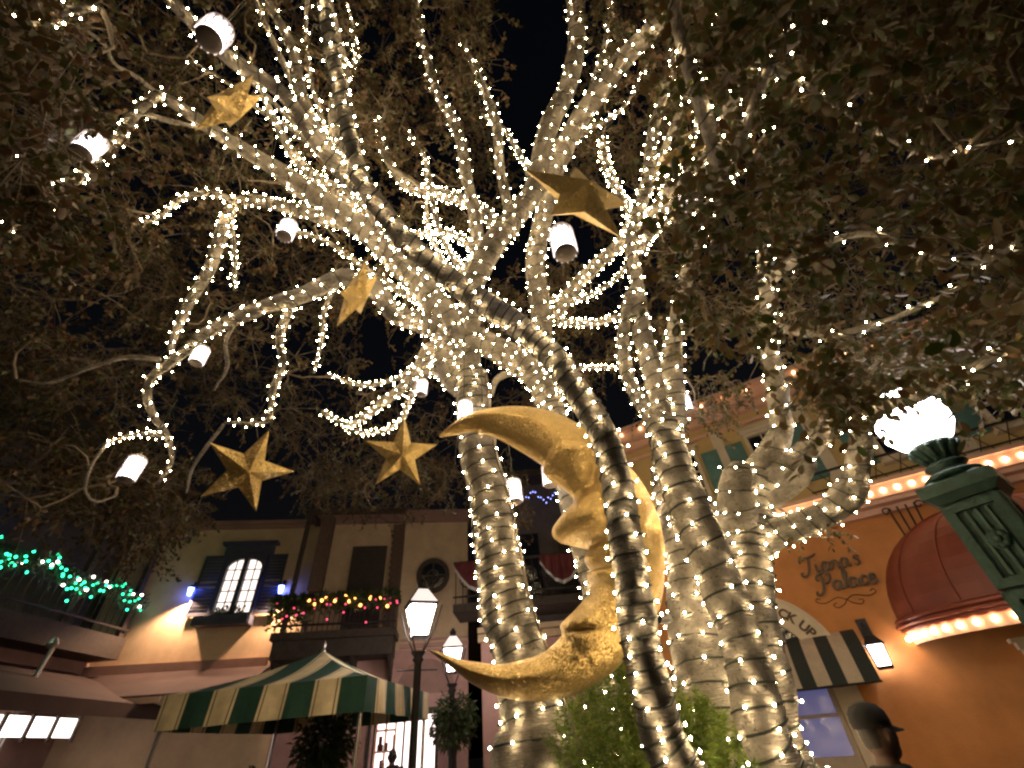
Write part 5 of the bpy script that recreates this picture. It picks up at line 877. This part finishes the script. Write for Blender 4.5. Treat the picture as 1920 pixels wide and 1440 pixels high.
def ball_plant(p, r, zc, lab, m='dark_leaves', n=1500):
    t = empty('potted_tree', (p.x, p.y, 0)); tag(t, lab, 'plant', 'small potted trees by the shops'); b = MB(); b.lathe([(.16, 0), (.22, .4), (.24, .42), (.2, .42)], 14); b.build('pot', M['stone'], t, True); b = MB(); b.tube([(0, 0, .3), (.03, .01, zc * .6), (0, 0, zc)], .025, 6); b.build('trunk', M['dark_wood'], t)
    def gen():
        d = Vector((random.gauss(0, 1), random.gauss(0, 1), random.gauss(0, 1))).normalized(); return Vector((0, 0, zc)) + d * r * random.uniform(.3, 1), d + Vector((random.gauss(0, .6), random.gauss(0, .6), random.gauss(0, .6) - .3))
    foliage('crown', t, n, gen, .11, .022, m)
ball_plant(atY(852, 1350, 9.6), .42, atY(852, 1350, 9.6).z, 'small round potted tree before the pink wall'); ball_plant(atY(610, 1395, 7.6), .40, atY(610, 1395, 7.6).z, 'small potted tree in the shade under the striped canopy')
hd = empty('hedge', (-3.7, 5.2, 0)); tag(hd, 'dark clipped hedge in front of the striped canopy', 'hedge'); b = MB(); b.bx(-1.2, 1.0, -.15, .15, 0, 1.35); b.build('core', M['soil'], hd); foliage('leaves', hd, 5200, lambda: (Vector((random.uniform(-1.3, 1.1), random.gauss(0, .17), random.uniform(.2, 1.62) - abs(random.gauss(0, .08)))), Vector((random.gauss(0, 1), random.gauss(0, 1) - .6, random.gauss(0, 1) + .3))), .07, .018, 'dark_leaves')
# ------------------------------------------------------------------ people
def person(p, rz, ht, cols, lab, cap_=False, arm=0.0):
    t = empty('person', (p[0], p[1], 0), rz); tag(t, lab, 'person'); s = ht / 1.75; V = []; E_ = []; RD = []
    def add(x, y, z, r, par=None):
        V.append((x * s, y * s, z * s)); RD.append(r * s)
        if par is not None: E_.append((par, len(V) - 1))
        return len(V) - 1
    pel = add(0, 0, .96, .135); ab = add(0, .01, 1.1, .13, pel); ch = add(0, .0, 1.33, .155, ab); nb = add(0, -.01, 1.475, .095, ch); nk = add(0, .015, 1.52, .058, nb); hd_ = add(0, .03, 1.58, .06, nk)
    for q in (-1, 1):
        h = add(q * .09, 0, .90, .09, pel); kn = add(q * .10, .02, .50, .062, h); an_ = add(q * .10, -.01, .09, .042, kn); add(q * .11, .12, .04, .038, an_)
        sh = add(q * .19, -.015, 1.45, .08, ch); el_ = add(q * .24, -.03 + .02 * arm, 1.12, .048, sh); wr = add(q * (.23 - .05 * arm), .05 + .22 * arm, .90 + .18 * arm, .034, el_); pa = add(q * (.22 - .06 * arm), .08 + .26 * arm, .83 + .2 * arm, .03, wr)
        for fi in range(4): f1 = add(q * (.22 - .06 * arm) + (fi - 1.5) * .018, .10 + .28 * arm, .77 + .2 * arm, .011, pa); add(q * (.22 - .06 * arm) + (fi - 1.5) * .018, .115 + .3 * arm, .73 + .2 * arm + (.008 if fi in (0, 3) else 0), .010, f1)
        th = add(q * (.19 - .06 * arm), .12 + .27 * arm, .81 + .2 * arm, .013, pa); add(q * (.185 - .06 * arm), .135 + .28 * arm, .77 + .2 * arm, .011, th)
    me = bpy.data.meshes.new('b'); me.from_pydata(V, E_, []); o = bpy.data.objects.new('b', me); COL.objects.link(o); sk = o.modifiers.new('s', 'SKIN')
    for i, r_ in enumerate(RD): me.skin_vertices[0].data[i].radius = (r_ * (1.25 if i in (0, 1, 2) else 1), r_ * (.85 if i in (0, 1, 2) else 1)); me.skin_vertices[0].data[i].use_root = (i == 0)
    o.modifiers.new('u', 'SUBSURF').levels = 2; bpy.context.view_layer.update(); bme = bpy.data.meshes.new_from_object(o.evaluated_get(bpy.context.evaluated_depsgraph_get())); bpy.data.objects.remove(o)
    m = MB(); m.v = [tuple(v.co) for v in bme.vertices]; m.f = [tuple(q.vertices) for q in bme.polygons]; m.mi = [0] * len(m.f); hz = 1.655 * s
    m.sphere((0, .03 * s, hz), .105 * s, 20, 14, (.76, .94, 1.12)); m.sphere((0, .075 * s, hz - .065 * s), .055 * s, 14, 8, (.85, .9, .9)); m.tube([(0, .125 * s, hz + .012 * s), (0, .148 * s, hz - .028 * s), (0, .125 * s, hz - .036 * s)], [.008 * s, .015 * s, .012 * s], 8); m.sphere((0, .122 * s, hz - .058 * s), .016 * s, 10, 5, (1.5, .7, .45)); m.sphere((0, .118 * s, hz - .07 * s), .015 * s, 10, 5, (1.3, .7, .45)); m.sphere((0, .105 * s, hz + .03 * s), .02 * s, 10, 5, (3, .8, .5))
    for q in (-1, 1): m.sphere((q * .082 * s, .015 * s, hz - .01 * s), .026 * s, 8, 6, (.45, .8, 1.25))
    bme = m.mesh('b'); o = bpy.data.objects.new('b', bme); COL.objects.link(o); rm = o.modifiers.new('r', 'REMESH'); rm.mode = 'VOXEL'; rm.voxel_size = .0085 * s; rm.use_smooth_shade = True; sm = o.modifiers.new('m', 'SMOOTH'); sm.iterations = 2; bpy.context.view_layer.update(); fin = bpy.data.meshes.new_from_object(o.evaluated_get(bpy.context.evaluated_depsgraph_get())); bpy.data.objects.remove(o)
    for c in (cols['skin'], cols['top'], cols['legs'], cols['hair'], 'hair'): fin.materials.append(M[c])
    idx = []
    for q in fin.polygons:
        x, y, z = q.center / s; k = 0
        if z > 1.595 and (y < -.03 or z > 1.73 - max(0, (y - .05)) * .2) and not (abs(x) > .076 and z < 1.68 and y > -.02): k = 3
        elif z > 1.50: k = 0
        elif z < .10: k = 4
        elif z < .96 and abs(x) < .175 - .03 * arm: k = 2
        elif z > .885 + .1 * arm: k = 1
        idx.append(k)
    fin.polygons.foreach_set('material_index', idx); fin.polygons.foreach_set('use_smooth', [True] * len(idx)); bo_ = obj('body', fin, None, t)
    for q in (-1, 1): e = MB(); e.sphere((q * .033 * s, .112 * s, hz + .005 * s), .013 * s, 8, 6, (1.2, .6, .8)); e.build('eye', M['white_cloth'], t, True)
    j = MB()                                                   # jacket collar and hem
    j.tube([(.075 * s * math.cos(a), .012 * s + .07 * s * math.sin(a), 1.505 * s) for a in [i * math.pi / 8 for i in range(17)]], .026 * s, 8); j.build('collar', M[cols['top']], t, True)
    if cap_:
        c = MB(); c.lathe([(.098 * s, .015 * s), (.101 * s, .045 * s), (.094 * s, .085 * s), (.07 * s, .115 * s), (.03 * s, .13 * s), (.004 * s, .132 * s)], 20, (0, .018 * s, hz + .005), sx=.86, sy=1.05); c.build('cap', M['jacket'], t, True)
        c = MB(); A = []; B_ = []
        for i in range(13): a = math.pi * (i / 12) ; A.append((.083 * s * math.cos(a), .02 * s + .095 * s * math.sin(a), hz + .028 * s)); B_.append((.08 * s * math.cos(a), .02 * s + (.095 + .085 * math.sin(a) ** .6) * s * math.sin(a) ** .5 if math.sin(a) > 0 else .02 * s, hz + .012 * s - .006 * abs(math.cos(a))))
        c.strip(A, B_); c.strip([(x, y, z - .006) for x, y, z in B_], [(x, y, z - .006) for x, y, z in A]); c.strip(B_, [(x, y, z - .006) for x, y, z in B_]); c.build('cap_brim', M['jacket'], t, True)
    return t
pp = atY(1640, 1385, 2.85); person((pp.x, pp.y), R(-72), 1.62, dict(skin='skin', top='jacket', legs='trousers', hair='hair'), 'person in a black cap and dark jacket before the orange wall', True, .2)
q_ = PL.world(-.92, 0, .6); person((q_.x, q_.y), R(10), 1.72, dict(skin='skin', top='jacket', legs='trousers', hair='hair'), 'person in dark clothes standing at the lit shop doorway', False, .6)
q_ = PL.world(-.76, 0, 1.5); person((q_.x, q_.y), R(-160), 1.50, dict(skin='skin', top='white_cloth', legs='blue_cloth', hair='hair'), 'person in a white top standing outside the lit shop doorway', False, 0)
